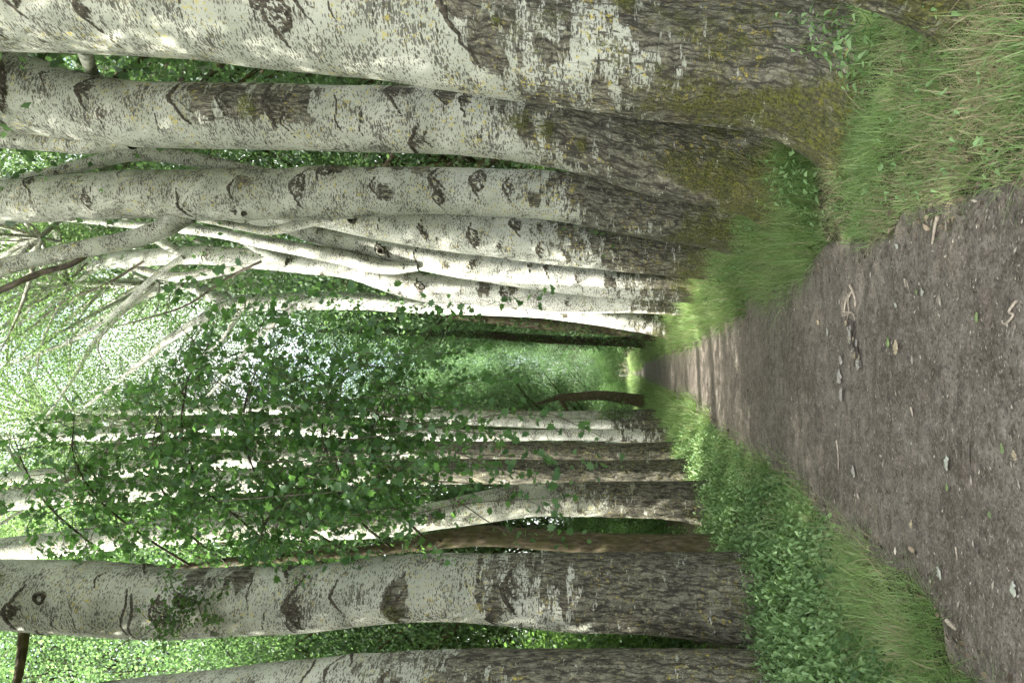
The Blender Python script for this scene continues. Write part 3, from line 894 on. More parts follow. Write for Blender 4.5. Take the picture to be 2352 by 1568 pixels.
# ---- the nettle side
tree('poplar_tree', 'rough barked tree cut by the edge of the photo behind the nettle bed',
     [(1880, 1618, 200), (1700, 1606, 200), (1400, 1592, 186), (1000, 1592, 180), (700, 1606, 176), (400, 1636, 170), (0, 1680, 160)], 6.3, 13, GL, ds=.02, nth=140, h_rough=3.1, tilt=.6, tilt_th=0, amp=.9,
     moss=.4, moss_h=.6, flare=.05, scars=[(880, 1570, .3, 'V'), (1050, 1560, .2, 'B'), (700, 1600, .2, 'B')], auto=1.5, crown=[('wood', 1, (-4.4, 3.4, 8.6), .95), ('wood', 0, (-5.2, 6.6, 9.4), .9)])  # unseen crowns, one added and both made denser to block the sun

t2 = tree('poplar_tree', 'straight pale tree with two ringed knots and yellow lichen above the nettle bed',
     [(1775, 1385, 205), (1700, 1377, 192), (1500, 1362, 178), (1300, 1357, 168), (1150, 1350, 156), (1000, 1346, 150), (850, 1357, 148), (700, 1374, 146), (550, 1381, 150), (400, 1386, 156), (300, 1378, 162), (150, 1368, 160), (0, 1362, 152)],
     7.5, 14, GL, ds=.018, nth=180, h_rough=2.15, tilt=.55, tilt_th=.1, amp=.5, moss=.55, moss_h=.6, flare=.06, flare_h=.3,
     scars=[(78, 1372, .30, 'V'), (90, 1372, .10, 'E'), (414, 1376, .15, 'E'), (337, 1382, .25, 'L'), (350, 1400, .28, 'L'), (692, 1366, .30, 'V'), (705, 1400, .13, 'E'), (790, 1345, .18, 'V'), (911, 1366, .28, 'V'), (925, 1380, .17, 'M'),
            (930, 1350, .18, 'B'), (1134, 1392, .15, 'V'), (1150, 1360, .2, 'B'), (130, 1440, .2, 'V'), (560, 1310, .2, 'B'), (470, 1310, .2, 'B'), (640, 1400, .1, 'L'), (600, 1330, .15, 'L'), (230, 1400, .12, 'L'), (40, 1310, .14, 'M'),
            (520, 1430, .12, 'V'), (180, 1400, .1, 'V')],
     auto=1.0, crown=[('poplar', 2, (-5.0, 5.6, 9.8), 1.0)],
     limbs=[([(64, 1420, 26), (56, 1450, 24), (50, 1500, 21), (38, 1570, 18)], 7.9, {'ext': 2, 'mat': 'brown_bark', 'auto': 0})])
ring_knot(t2, 92, 1372, 7.5 - .40, .06)
ring_knot(t2, 414, 1376, 7.5 - .40, .055)

MAPLE = tree('maple_tree', 'thin brown barked maple whose leafy sprays hang across the avenue',
     [(1690, 1252, 46), (1500, 1250, 46), (1300, 1243, 46), (1200, 1235, 46), (1100, 1230, 46), (1040, 1236, 42), (980, 1244, 36), (900, 1258, 26), (800, 1269, 24), (650, 1280, 22), (520, 1290, 20), (440, 1300, 18), (300, 1310, 15), (100, 1330, 12)],
     9.6, 15, 'brown barked saplings', mat='brown_bark', ds=.04, nth=40, flare=.03, ext=2.5,
     limbs=[([(1010, 1240, 14), (985, 1252, 16), (955, 1262, 12)], 9.5, {'ext': 0.0, 'auto': 0})])

tree('poplar_tree', 'curved pale tree dappled with sun behind the thin brown maple',
     [(1655, 1158, 96), (1560, 1150, 84), (1400, 1146, 78), (1300, 1147, 76), (1200, 1150, 76), (1120, 1162, 74), (1000, 1184, 62), (900, 1200, 64), (800, 1205, 64), (600, 1206, 68), (400, 1216, 68), (200, 1240, 60), (0, 1262, 54)],
     11.2, 16, GL, ds=.028, nth=100, h_rough=1.9, tilt=.4, tilt_th=0, amp=.5, moss=.4, moss_h=.5, flare=.05, scars=[(1010, 1180, .14, 'B'), (880, 1190, .14, 'V'), (930, 1185, .15, 'L')], auto=2.0,
     crown=[('poplar', 3, (-4.6, 7.2, 12.2), 1.0), ('poplar', 1, (-2.6, 21, 17.5), 1.05)])
tree('poplar_tree', 'dark rough barked tree next to the curved dappled trunk',
     [(1620, 1088, 58), (1450, 1086, 56), (1300, 1085, 54), (1100, 1082, 54), (900, 1084, 54), (700, 1096, 56), (500, 1108, 56), (250, 1130, 50), (0, 1150, 44)],
     13.2, 17, GL, ds=.034, nth=80, h_rough=5.5, amp=1.6, moss=.3, flare=.05, auto=1.5, crown=[('poplar', 0, (-4.2, 16.4, 17), 1.0, 3.0)])
tree('poplar_tree', 'dark rough barked tree between the dappled trunk and the pair of white stems',
     [(1590, 1042, 46), (1450, 1040, 44), (1300, 1038, 42), (1100, 1036, 42), (900, 1040, 42), (700, 1050, 42), (500, 1060, 40), (250, 1080, 36), (0, 1100, 30)],
     15.7, 18, GL, ds=.04, nth=70, h_rough=5.5, amp=1.8, moss=.3, flare=.05, auto=1.5, crown=[('poplar', 1, (-4.6, 12.0, 15), 1.0, 4.0), ('poplar', 0, (-5.4, 22, 18), 1.1, 2)])
tree('poplar_tree', 'white stem with a bright sunlit foot, nearer of a close pair',
     [(1550, 1003, 36), (1450, 1000, 30), (1300, 998, 26), (1150, 1000, 26), (1000, 998, 28), (900, 993, 30), (800, 990, 32), (650, 985, 30), (500, 985, 28), (200, 1000, 24)],
     18.6, 19, GL, ds=.045, nth=56, h_rough=1.0, amp=.6, white=.8, flare=.05, auto=1.6, crown=[('poplar', 2, (-3.6, 22.4, 13.5), 1.0, 5.0)])
tree('poplar_tree', 'slim white stem standing close behind the sunlit footed one',
     [(1540, 977, 26), (1400, 975, 22), (1250, 972, 22), (1100, 964, 26), (950, 955, 26), (800, 945, 24), (600, 940, 22), (300, 945, 18)],
     21, 20, GL, ds=.05, nth=48, h_rough=1.2, amp=.6, white=.8, flare=.05, auto=1.6, crown=[('poplar', 3, (-3.4, 24.5, 14), 1.0, 6.0), ('poplar', 2, (-3.6, 29, 19), 1.1, 2)])
t9 = tree('poplar_tree', 'slim pale tree with two tufts of leafy sprouts on its trunk',
     [(1525, 953, 26), (1400, 953, 22), (1250, 954, 20), (1100, 950, 20), (980, 942, 22), (880, 942, 24), (760, 950, 24), (600, 955, 20), (300, 960, 16)],
     24, 21, GL, ds=.055, nth=44, h_rough=1.4, amp=.8, flare=.05, auto=1.6, crown=[('poplar', 0, (-3.4, 26, 12), 1.1, 7.0), ('poplar', 1, (-4.4, 31, 16), 1.2, 2)])
tree('poplar_tree', 'dark low leaning trunk with a pinkish sunlit patch near the path end',
     [(1488, 922, 30), (1440, 915, 26), (1380, 908, 22), (1300, 912, 18)], 33, 22, GL, mat='brown_bark', ds=.08, nth=30, flare=.08, ext=.6, crown=[('wood', 2, (-4.4, 34.5, 2.6), .8), ('wood', 0, (-4.6, 40, 11.5), 1.1)])

# leafy sprouts on the slim pale tree
for px in (1395, 1432):
    q, _ = at_Y(px, 952, 23.8)
    n = 260
    r = np.random.default_rng(px)
    pos = q + r.normal(size=(n, 3)) * (.20, .12, .20) + (.06, -.15, 0)
    me = leaves_mesh('foliage', pos - np.array(t9.location), rand_dirs(n, r), np.array([0, -.4, 1.0]) + r.normal(size=(n, 3)) * .6, r.uniform(.05, .10, n), 'oval', .2, r.uniform(.6, 1, n))
    obj('foliage', me, M['poplar_leaf'], t9)

# ------------------------------------------------------------------ the maple's hanging sprays
def maple_sprays():
    root = MAPLE
    c = np.array(root.location)
    r = np.random.default_rng(5)
    boughs = [  # (px, py, depth) polylines from the stem outwards, drooping
        [(520, 1290, 9.6), (440, 1230, 8.8), (380, 1140, 8.0), (350, 1040, 7.3), (370, 930, 6.8)],
        [(650, 1280, 9.6), (560, 1200, 8.9), (470, 1120, 8.2), (420, 1010, 7.5), (430, 880, 7.0), (480, 790, 6.7)],
        [(800, 1269, 9.6), (690, 1200, 9.0), (600, 1110, 8.3), (560, 990, 7.6), (580, 870, 7.1), (650, 770, 6.8)],
        [(440, 1300, 9.6), (330, 1230, 8.8), (230, 1150, 8.0), (170, 1050, 7.3), (170, 960, 6.9)],
        [(300, 1310, 9.6), (200, 1240, 8.9), (110, 1160, 8.3), (60, 1080, 7.8), (30, 1000, 7.4)],
        [(900, 1258, 9.6), (820, 1190, 9.0), (760, 1100, 8.4), (740, 990, 7.9), (770, 880, 7.4), (850, 800, 7.2)],
        [(980, 1244, 9.6), (900, 1150, 9.0), (860, 1060, 8.4), (860, 960, 8.0), (900, 880, 7.7)],
        [(650, 1280, 9.6), (600, 1230, 8.6), (640, 1160, 7.8), (720, 1090, 7.2), (800, 1030, 6.8)],
    ]
    items, LP, LA = [], [], []
    for b in boughs:
        P = np.array([at_Y(px, py, y)[0] for px, py, y in b])
        R = np.linspace(.020, .005, len(P))
        items.append((P - c, R))
        Q, rr, ss = smooth_line(P, R, .05)
        n = len(Q)
        for k in range(int(ss[-1] * 14)):
            i = int(r.uniform(.18, 1) * (n - 1))
            L = r.uniform(.35, 1.25) * (1.15 if Q[i][2] > 3 else .8)
            side = r.normal(size=3) * (1, .9, .4)
            side /= np.linalg.norm(side)
            p0 = Q[i]
            p1 = p0 + side * L * .45 + (0, 0, -.08 * L)
            p2 = p0 + side * L * .75 + (0, 0, -.55 * L)
            p3 = p0 + side * L * .85 + (0, 0, -1.05 * L)
            items.append((np.array([p0, p1, p2, p3]) - c, [.005, .0035, .0028, .002]))
            tw, _, s2 = smooth_line(np.array([p0, p1, p2, p3]), np.array([.01] * 4), .03)
            m = int(s2[-1] / .055)
            for _ in range(m):
                j = int(r.uniform(.12, 1) * (len(tw) - 1))
                LP.append(tw[j] + r.normal(size=3) * .05); LA.append((r.normal(size=3) * (.7, .7, .35) + (0, 0, -.55)))
    # long bare-ish hanging twigs
    for px0, py0, px1, py1, y in [(830, 1290, 520, 1130, 8.6), (780, 1290, 560, 1150, 8.9), (700, 930, 1010, 900, 7.2), (900, 980, 1240, 1050, 7.4), (800, 1010, 1130, 960, 7.0),
                                  (960, 1100, 1290, 1190, 7.6), (1000, 1020, 1420, 1110, 7.2), (700, 1050, 1150, 1010, 6.7), (620, 900, 900, 830, 7.0), (1050, 1150, 1390, 1240, 8.0), (900, 880, 1300, 960, 7.9), (500, 1150, 900, 1120, 6.4), (600, 1060, 1000, 1080, 6.8), (1050, 1040, 1450, 1060, 7.8), (300, 1000, 520, 960, 6.2), (950, 1180, 1330, 1140, 7.0), (840, 940, 1180, 1000, 6.5), (100, 1180, 420, 1160, 7.0), (1100, 960, 1400, 1010, 8.2)]:
        a, b2 = at_Y(px0, py0, y)[0], at_Y(px1, py1, y - .3)[0]
        mid = (a + b2) / 2 + r.normal(size=3) * .10
        items.append((np.array([a, mid, b2]) - c, [.007, .005, .002]))
        tw, _, s2 = smooth_line(np.array([a, mid, b2]), np.array([.01] * 3), .03)
        for _ in range(int(s2[-1] / .075)):
            j = int(r.uniform(.25, 1) * (len(tw) - 1))
            LP.append(tw[j] + r.normal(size=3) * .05); LA.append((r.normal(size=3) * (.7, .7, .35) + (0, 0, -.5)))
    obj('branch_framework', tubes_mesh('branch_framework', items, 6, .06), M['twig'], root)
    LP, LA = np.array(LP), np.array(LA)
    n = len(LP)
    nrm = np.array([0, -.35, .9]) + r.normal(size=(n, 3)) * .55
    me = leaves_mesh('crown', LP - c, LA, nrm, r.uniform(.035, .11, n), 'lobed', .18, np.clip(r.normal(.45, .28, n), 0, 1), droop=.12)
    obj('crown', me, M['maple_leaf'], root)
    return n


maple_n = maple_sprays()

# a small twiggy spray in front of the ringed trunk
def twig_spray(root, px, py, Y, n, spread, seed):
    r = np.random.default_rng(seed)
    c = np.array(root.location)
    q, _ = at_Y(px, py, Y)
    items, pos = [], []
    for k in range(9):
        e = q + r.normal(size=3) * spread
        items.append((np.array([q + (0, .25, .1), (q + e) / 2 + (0, 0, .06), e]) - c, [.006, .004, .002]))
        for _ in range(n // 9):
            pos.append(q + (e - q) * r.uniform(.3, 1.1) + r.normal(size=3) * .05)
    obj('sprig', tubes_mesh('sprig', items, 5, .06), M['twig'], root)
    pos = np.array(pos); m = len(pos)
    obj('foliage', leaves_mesh('foliage', pos - c, rand_dirs(m, r), np.array([0, -.4, 1.0]) + r.normal(size=(m, 3)) * .6, r.uniform(.04, .07, m), 'oval', .2, r.random(m)), M['shrub_leaf'], root)


twig_spray(t2, 440, 1400, 6.9, 330, np.array([.22, .12, .28]), 3)
twig_spray(t2, 380, 1440, 6.9, 160, np.array([.18, .12, .18]), 4)

# ------------------------------------------------------------------ woodland behind, plus unseen trees added to block the sun
def wood_trunk(seed, h, r0):
    r = np.random.default_rng(seed)
    P = [np.array([0, 0, -.3])]
    for k in range(1, 6):
        P.append(np.array([r.normal() * .12 * k * .5, r.normal() * .12 * k * .5, h * k / 5]))
    return stem_mesh('trunk', np.array(P), np.linspace(r0, r0 * .35, 6), seed, .25, 18, h_rough=3.0, amp=.8, auto=.8, flare=.04)


WTR = [wood_trunk(200 + k, 15, .20 + .05 * k) for k in range(3)]
WTR_D = [wood_trunk(230 + k, 15, .14 + .04 * k) for k in range(2)]
for m in WTR:
    m.materials.append(M['bark'])
for m in WTR_D:
    m.materials.append(M['dark_bark'])

G_W = 'woodland trees behind the avenue'
woods = [(-13.6, 12.8), (-10.6, 3.4), (-10.8, 6.6), (-11.5, 21.5), (-9.0, 24.0), (-6.8, 1.2), (-7.2, -2.6), (-10.8, -.4), (-11.2, -4.6), (-14.8, -2.5), (-14.5, 1.5), (-7.0, -6.4)]  # out-of-view ones near the camera are added to block the sun
rw = random.Random(11)
for y in [5, 9, 13, 17, 21, 26, 31, 37, 44, 52, 61]:
    for col in range(2):
        if col and y > 38:
            continue
        if (y in (13, 17) and col == 0) or y in (5, 9, 61):
            woods.append((6.0 + col * 4.6, y + 1.0)); continue
        if col == 0 and 4 < y < 32:
            woods.append((-16.5 + rw.uniform(-1, 1), y + 1))
        woods.append((-6.8 - col * 4.6 + rw.uniform(-1, 1) - y * .05, y + rw.uniform(-1.5, 1.5)))
        woods.append((6.0 + max(0, (13 - y) * .5) + col * 4.6 + rw.uniform(-1, 1) - y * .02, y + rw.uniform(-1.5, 1.5)))
for i, (x, y) in enumerate(woods):
    side = 'nettle' if x < 0 else 'grassy'
    o = thing('woodland_tree', 'leafy woodland tree standing behind the row of pale trunks on the %s side' % side, 'tree', (x, y, gz(x, y)), G_W + ' on the %s side' % side)
    k = rw.randrange(5)
    tm = (WTR + WTR_D)[k]
    to = obj('trunk', tm, None, o)
    s = rw.uniform(.85, 1.2)
    to.rotation_euler = (0, 0, rw.uniform(0, 6)); to.scale = (s, s, s)
    add_crown(o, 'wood', rw.randrange(3), (0, 0, rw.uniform(3.2, 5.5)), rw.uniform(.85, 1.15), rw.uniform(0, 6), rw.uniform(.9, 1.25))
    if 23 < y < 34 and x < 0:
        add_crown(o, 'wood', rw.randrange(3), (0, 0, 11.5), 1.05, rw.uniform(0, 6), 1.0)
        add_crown(o, 'wood', rw.randrange(3), (-.5, 0, 20.5), 1.05, rw.uniform(0, 6), 1.0)

# far end of the avenue
G_E = 'trees closing the far end of the avenue'
for i, (x, y, z, s) in enumerate([(2.6, 40, 2.6, .8), (3.8, 48, 2.2, .95), (2.2, 58, 2.6, 1.0), (-5.6, 40, 2.6, .85), (-6.6, 47, 2.2, .9), (-6.2, 56, 2.2, 1.0), (1.2, 68, 3.0, 1.1), (-6.6, 73, 2.6, 1.1),
                                  (-6.2, 78, 2.5, 1.2), (2.0, 88, 2.0, 1.2), (-8.5, 84, 1.5, 1.25), (-1.5, 112, .5, 1.3), (-8, 108, .5, 1.3), (5, 105, .5, 1.3), (-4.6, 122, .4, 1.5), (2, 126, .4, 1.5), (-12, 120, .4, 1.5), (9, 120, .4, 1.5),
                                  (3.0, 76, 2, 1.1), (-10, 74, 2, 1.1), (-6.4, 95, 3, 1.2), (1.6, 52, 6.5, .9), (-5.4, 50, 6.5, .9)]):
    o = thing('woodland_tree', 'dense green tree closing the view at the far end of the avenue', 'tree', (x, y, gz(x, y)), G_E)
    to = obj('trunk', WTR_D[i % 2], None, o); to.rotation_euler = (0, 0, i)
    add_crown(o, 'wood', i % 3, (0, 0, z), s, i * 1.7, 1.1)
    add_crown(o, 'wood', (i + 1) % 3, (0, 0, z + 9.5 * s), s * (1.1 if y < 100 else 1.35), i * 2.3, 1.15, False)

# shrubs under the trees
G_S = 'shrubs filling the gaps behind the trunks'
shr = []
for y in [4.5, 6.5, 8.5, 10.5, 12.5, 14.5, 17, 19.5, 22, 25, 28, 32, 36, 41]:
    shr.append((-5.4 - y * .04 + rw.uniform(-.6, .5), y + rw.uniform(-.5, .5), rw.uniform(.75, 1.15)))
    shr.append((max(4.2, 6.4 - .28 * y) - y * .03 + rw.uniform(-.3, .6), y + rw.uniform(-.5, .5), rw.uniform(.75, 1.1)))
    shr.append((-7.8 - y * .04 + rw.uniform(-.6, .5), y + 1 + rw.uniform(-.5, .5), rw.uniform(1, 1.4)))
    shr.append((6.6 - y * .03 + rw.uniform(-.5, .6), y + 1 + rw.uniform(-.5, .5), rw.uniform(1, 1.4)))
for (x, y, s) in [(2.1, 46, .8), (1.2, 55, .8), (-4.8, 47, .8), (-5.2, 60, .9), (.6, 66, .8), (-2.2, 108, 1.6), (-6.5, 104, 1.8), (1.0, 104, 1.8), (-9.5, 100, 1.8), (4.5, 100, 1.8), (-.5, 98, 1.5), (-7, 92, 1.6), (2.6, 90, 1.7), (.8, 78, 1.1), (-6.2, 80, 1.2), (1.8, 62, 1.1), (-6.4, 66, 1.2), (2.4, 72, 1.3)]:
    shr.append((x, y, s))
for i, (x, y, s) in enumerate(shr):
    side = 'nettle' if x < -1 else 'grassy'
    o = thing('shrub', 'leafy green shrub in the undergrowth behind the trunks on the %s side' % side, 'shrub', (x, y, gz(x, y)), G_S + ' on the %s side' % side)
    add_crown(o, 'shrub', i % 3, (0, 0, -.25), s, i * 2.1, rw.uniform(.8, 1.2))

# unseen trees added to keep direct sun off the near path
for i, (x, y, z) in enumerate([(-3.6, 1.6, 7.4), (-3.4, -3.0, 7.2)]):
    o = thing('poplar_tree', 'unseen tree added by the camera to shade the near path', 'tree', (x, y, gz(x, y)), 'unseen trees added for shade')
    obj('trunk', WTR[i % 3], None, o)
    add_crown(o, 'wood', i % 3, (0, 0, z), 1.0, i * 1.9)

# ------------------------------------------------------------------ ground cover
def grass(name, n, sampler, hgt, wid, lean=.6, dryf=None, seg=3, seed=0, tuft=0):
    r = np.random.default_rng(seed)
    if tuft:
        x, y, hs = sampler(n // tuft, r)
        hs = hs * r.uniform(.45, 1.5, len(x))
        x, y, hs = np.repeat(x, tuft), np.repeat(y, tuft), np.repeat(hs, tuft)
        trn = np.repeat(r.random(len(x) // tuft), tuft)
        ox, oy = r.normal(size=len(x)) * .055 * hs, r.normal(size=len(x)) * .055 * hs
        x, y = x + ox, y + oy
    else:
        x, y, hs = sampler(n, r)
        trn = r.random(len(x))
    n = len(x)
    z = ground_z(x, y) - .01
    h = hgt * hs * r.uniform(.45, 1.25, n)
    a = r.uniform(0, 2 * math.pi, n)
    if tuft:
        a = np.arctan2(oy, ox) + r.normal(size=n) * .7
    d = np.stack([np.cos(a), np.sin(a), 0 * a], 1)
    f = a + math.pi / 2 + r.normal(size=n) * .4
    sd = np.stack([np.cos(f), np.sin(f), 0 * a], 1)
    ln = np.abs(r.normal(0, lean, n)) + .12
    w = wid * r.uniform(.45, 1.7, n) * np.clip(y / 6, 1, 6)
    base = np.stack([x, y, z], 1)
    V = []
    for k in range(seg + 1):
        u = k / seg
        c = base + d * (h * ln * u ** 1.7)[:, None] + np.array([0, 0, 1.0]) * (h * u * (1 - .30 * np.minimum(ln, 1.6) * u))[:, None]
        ww = w * (1 - u ** 1.5) * .5
        if k < seg:
            V += [c - sd * ww[:, None], c + sd * ww[:, None]]
        else:
            V += [c]
    V = np.stack(V, 1)
    nv = V.shape[1]
    b = (np.arange(n) * nv)[:, None]
    q = np.concatenate([b + np.array([[2 * k, 2 * k + 1, 2 * k + 3, 2 * k + 2]]) for k in range(seg - 1)])
    t3_ = b + np.array([[2 * seg - 2, 2 * seg - 1, 2 * seg]])
    rn = np.clip(.5 * r.random(n) + .5 * trn + .7 * gnoise(np.stack([x * 1.1, y * 1.1, 0 * x], 1), 66), 0, 1)
    dr = (r.random(n) < (dryf(x, y) if dryf else .08)).astype(float)
    me = mesh_np(name, V.reshape(-1, 3), [q, t3_], {'rnd': np.repeat(rn, nv), 'dry': np.repeat(dr, nv)}, smooth=False)
    o = obj(name, me, M['grass'])
    o['kind'] = 'stuff'
    return o


def keep_off(x, y):
    return (x > path_r(y) + .0) | (x < path_l(y) - .0)


def patch(x, y, sc, seed):
    return gnoise(np.stack([x * sc, y * sc, 0 * x], 1), seed)


def s_right_near(n, r):
    y = 2.6 + 4.2 * r.random(n) ** 1.1; u = r.random(n)
    x = path_r(y) - .22 + u * 2.5
    pn = patch(x, y, 2.3, 4)
    e = x - path_r(y) - .30 * patch(x, y, 3.2, 8) - .12 * patch(x, y, 9, 18) + .03
    k = (e > 0) & (r.random(n) < np.clip(.72 + pn * .9, .10, 1))
    return x[k], y[k], (.55 + .45 * sstep(0, .5, e[k])) * (1 + .35 * patch(x, y, 1.2, 9)[k])


def dry_right(x, y):
    return np.clip(.30 + 1.1 * patch(x, y, 1.5, 21) - .07 * (y - 4), .04, .9)


grass('grass', 62000, s_right_near, .12, .0034, 1.35, dry_right, 3, 1)
grass('grass', 46000, s_right_near, .135, .0044, .9, lambda x, y: .4 * dry_right(x, y), 3, 11, 28)


def s_right_far(n, r):
    y = 5.8 * (70 / 5.8) ** (r.random(n) ** 1.25)
    x = path_r(y) - .16 - .008 * y + r.random(n) ** 1.3 * 1.6
    e = x - path_r(y) - .22 * patch(x, y, 2.4, 15) + .06
    k = (r.random(n) < np.clip(.75 + 1.3 * patch(x, y, 1.9, 14), .10, 1)) & (e > 0)
    return x[k], y[k], (.75 + .5 * sstep(0, .4, e[k])) * (1 + .4 * patch(x, y, .9, 6)[k]) * (1 + .02 * y[k])


grass('grass', 115000, s_right_far, .20, .0042, 1.0, lambda x, y: np.full(len(x), .10), 3, 2, 35)


def s_left_near(n, r):
    y = 2.6 + 4.4 * r.random(n); x = path_l(y) + .12 - r.random(n) ** 1.2 * .75
    pn = patch(x, y, 2.5, 30)
    e = path_l(y) - x + .30 * patch(x, y, 3.2, 31) + .10 * patch(x, y, 9, 38) - .02
    k = (e > 0) & (r.random(n) < np.clip(.75 + pn, .08, 1)) & (y < 5.4 + pn * 2)
    return x[k], y[k], .6 + .5 * sstep(0, .3, e[k])


grass('grass', 46000, s_left_near, .12, .0040, 1.1, lambda x, y: np.clip(.08 + .4 * patch(x, y, 2.6, 33), .02, .5), 3, 3, 25)


def s_left_far(n, r):
    y = 6.5 * (75 / 6.5) ** (r.random(n) ** 1.2)
    x = path_l(y) + .10 + .004 * y - r.random(n) ** 1.5 * 1.6
    k = r.random(n) < np.clip(.6 + patch(x, y, 1.2, 41), .1, 1) * sstep(9, 24, y) + .02
    return x[k], y[k], 1 + .02 * y[k]


grass('grass', 64000, s_left_far, .27, .0045, .8, lambda x, y: np.full(len(x), .06), 3, 4, 35)


def s_left_mix(n, r):
    y = 4.6 * (22 / 4.6) ** (r.random(n) ** 1.2)
    x = path_l(y) + .06 - np.abs(r.normal(size=n)) * .30
    return x, y, np.full(n, 1.0)


grass('grass', 13000, s_left_mix, .15, .0042, .9, lambda x, y: np.full(len(x), .12), 3, 5, 30)


def nettles(name, px_, py_, h_, seed, leaf=(.045, .085), levels=5, hang=False):
    """upright plants with paired leaves; arrays of foot positions and heights"""
    r = np.random.default_rng(seed)
    LP, LA, LN, LS, items = [], [], [], [], []
    for x, y, h in zip(px_, py_, h_):
        z = gz(x, y)
        tip = np.array([x + r.normal() * .22 * h, y + r.normal() * .22 * h, z + h])
        foot = np.array([x, y, z])
        items.append((np.array([foot, (foot + tip) / 2 + (0, 0, .04 * h), tip]), [.0035, .003, .0015]))
        a0 = r.uniform(0, 6.28)
        for k in range(levels):
            u = .30 + .70 * (k + .5) / levels
            c = foot + (tip - foot) * u
            for sgn in (0, math.pi):
                a = a0 + k * math.pi / 2 + sgn + r.normal() * .25
                d = np.array([math.cos(a), math.sin(a), r.uniform(-1.5, -.1) if hang else r.uniform(-.55, .15)])
                LP.append(c + d * .025); LA.append(d); LN.append(np.array([0, 0, 1]) + r.normal(size=3) * .28)
                LS.append(r.uniform(*leaf) * (1.05 - .45 * max(0, u - .7) / .3))
    LP, LA, LN, LS = map(np.array, (LP, LA, LN, LS))
    lm = leaves_mesh(name, LP, LA, LN, LS, 'nettle', .18, np.clip(r.normal(.5, .25, len(LP)), 0, 1), droop=.22)
    return lm, tubes_mesh('stem', items, 4, .15)


def nettle_bed():
    r = np.random.default_rng(77)
    X, Y, H = [], [], []
    while len(X) < 4200:
        y = 3.0 + 20 * r.random() ** 1.8
        e = r.random() ** .9 * (2.3 if y < 9 else 1.7)
        st = (.50 if y < 4.8 else .20 if y < 5.3 else -.06)
        st += .12 * patch(np.array([0.]), np.array([y * 1.4]), 1.0, 5)[0]
        x = path_l(np.array([y]))[0] - st - e
        dens = np.clip(.62 + 1.2 * patch(np.array([x]), np.array([y]), 1.6, 51)[0], .1, 1)
        if r.random() > dens:
            continue
        X.append(x); Y.append(y); H.append(np.clip(.08 + .20 * min(1, e / .9), 0, .5) * r.uniform(.5, 1.3) * (1 + .5 * patch(np.array([x]), np.array([y]), .9, 57)[0]))
    lm, sm = nettles('nettle_bed', X, Y, H, 78, (.04, .085), 6, True)
    o = obj('nettle_bed', lm, M['nettle_leaf']); o['kind'] = 'stuff'
    o = obj('nettle_bed', sm, M['nettle_leaf_stem'] if 'nettle_leaf_stem' in M else M['nettle_leaf']); o['kind'] = 'stuff'


nettle_bed()


def undergrowth():
    """low leafy cover under the trees, beyond the verge on both sides"""
    r = np.random.default_rng(90)
    n = 2600
    y = 4 + 34 * r.random(n) ** 1.5
    s = r.random(n) < .5
    x = np.where(s, path_l(y) - 2.3 - r.random(n) * 4, path_r(y) + 1.3 + r.random(n) * 3.5)
    k = ~((~s) & (x < 2.4) & (y < 6.5))
    lm, sm = nettles('undergrowth', x[k], y[k], r.uniform(.2, .6, n)[k], 91, (.05, .10), 4)
    o = obj('undergrowth', lm, M['shrub_leaf']); o['kind'] = 'stuff'


undergrowth()

# nettle plants one can point to, at the feet of the grassy side trunks
def nettle_plant(label, px, py, h, seed, levels=6, leaf=(.04, .07), dz=.1):
    p = on_ground(px, py, dz)
    x, y = p[0], p[1]
    lm, sm = nettles('leaf', [x, x + .04, x - .03], [y, y + .03, y + .05], [h, h * .75, h * .6], seed, leaf, levels)
    o = thing('nettle_plant', label, 'plant', (x, y, gz(x, y)), 'nettle plants at the trunk feet')
    for nm, me in (('foliage', lm), ('stem', sm)):
        ch = obj(nm, me, M['nettle_leaf'], o)
        ch.matrix_parent_inverse = Matrix.Translation(-Vector(o.location))


for i, (lb, px, py, h) in enumerate([
        ('tall nettle leaning over the mossy foot of the broadest trunk', 2010, 100, .55),
        ('short nettle in the grass close to the broadest trunk', 2000, 150, .30),
        ('nettle clump at the outer edge of the broadest trunk', 1985, 40, .60),
        ('pale nettle low in the grass by the corner trunk', 2050, 60, .35),
        ('nettle growing between the broadest trunk and the patched trunk', 1870, 375, .42),
        ('tallest nettle before the mossy foot of the patched trunk', 1850, 410, .50),
        ('broad nettle at the path side of the patched trunk', 1835, 450, .40),
        ('small nettle in front of the patched trunk foot', 1880, 430, .28),
        ('nettle at the foot of the knotted trunk', 1760, 545, .40),
        ('nettle with pale leaf tips before the eye scarred trunk', 1735, 590, .45),
        ('small nettle in the grass beside the slender bent trunk', 1690, 640, .42),
        ('last small nettle in the grass before the bright crossing limbed trunk', 1650, 690, .45)]):
    nettle_plant(lb, px, py, h, 300 + i)

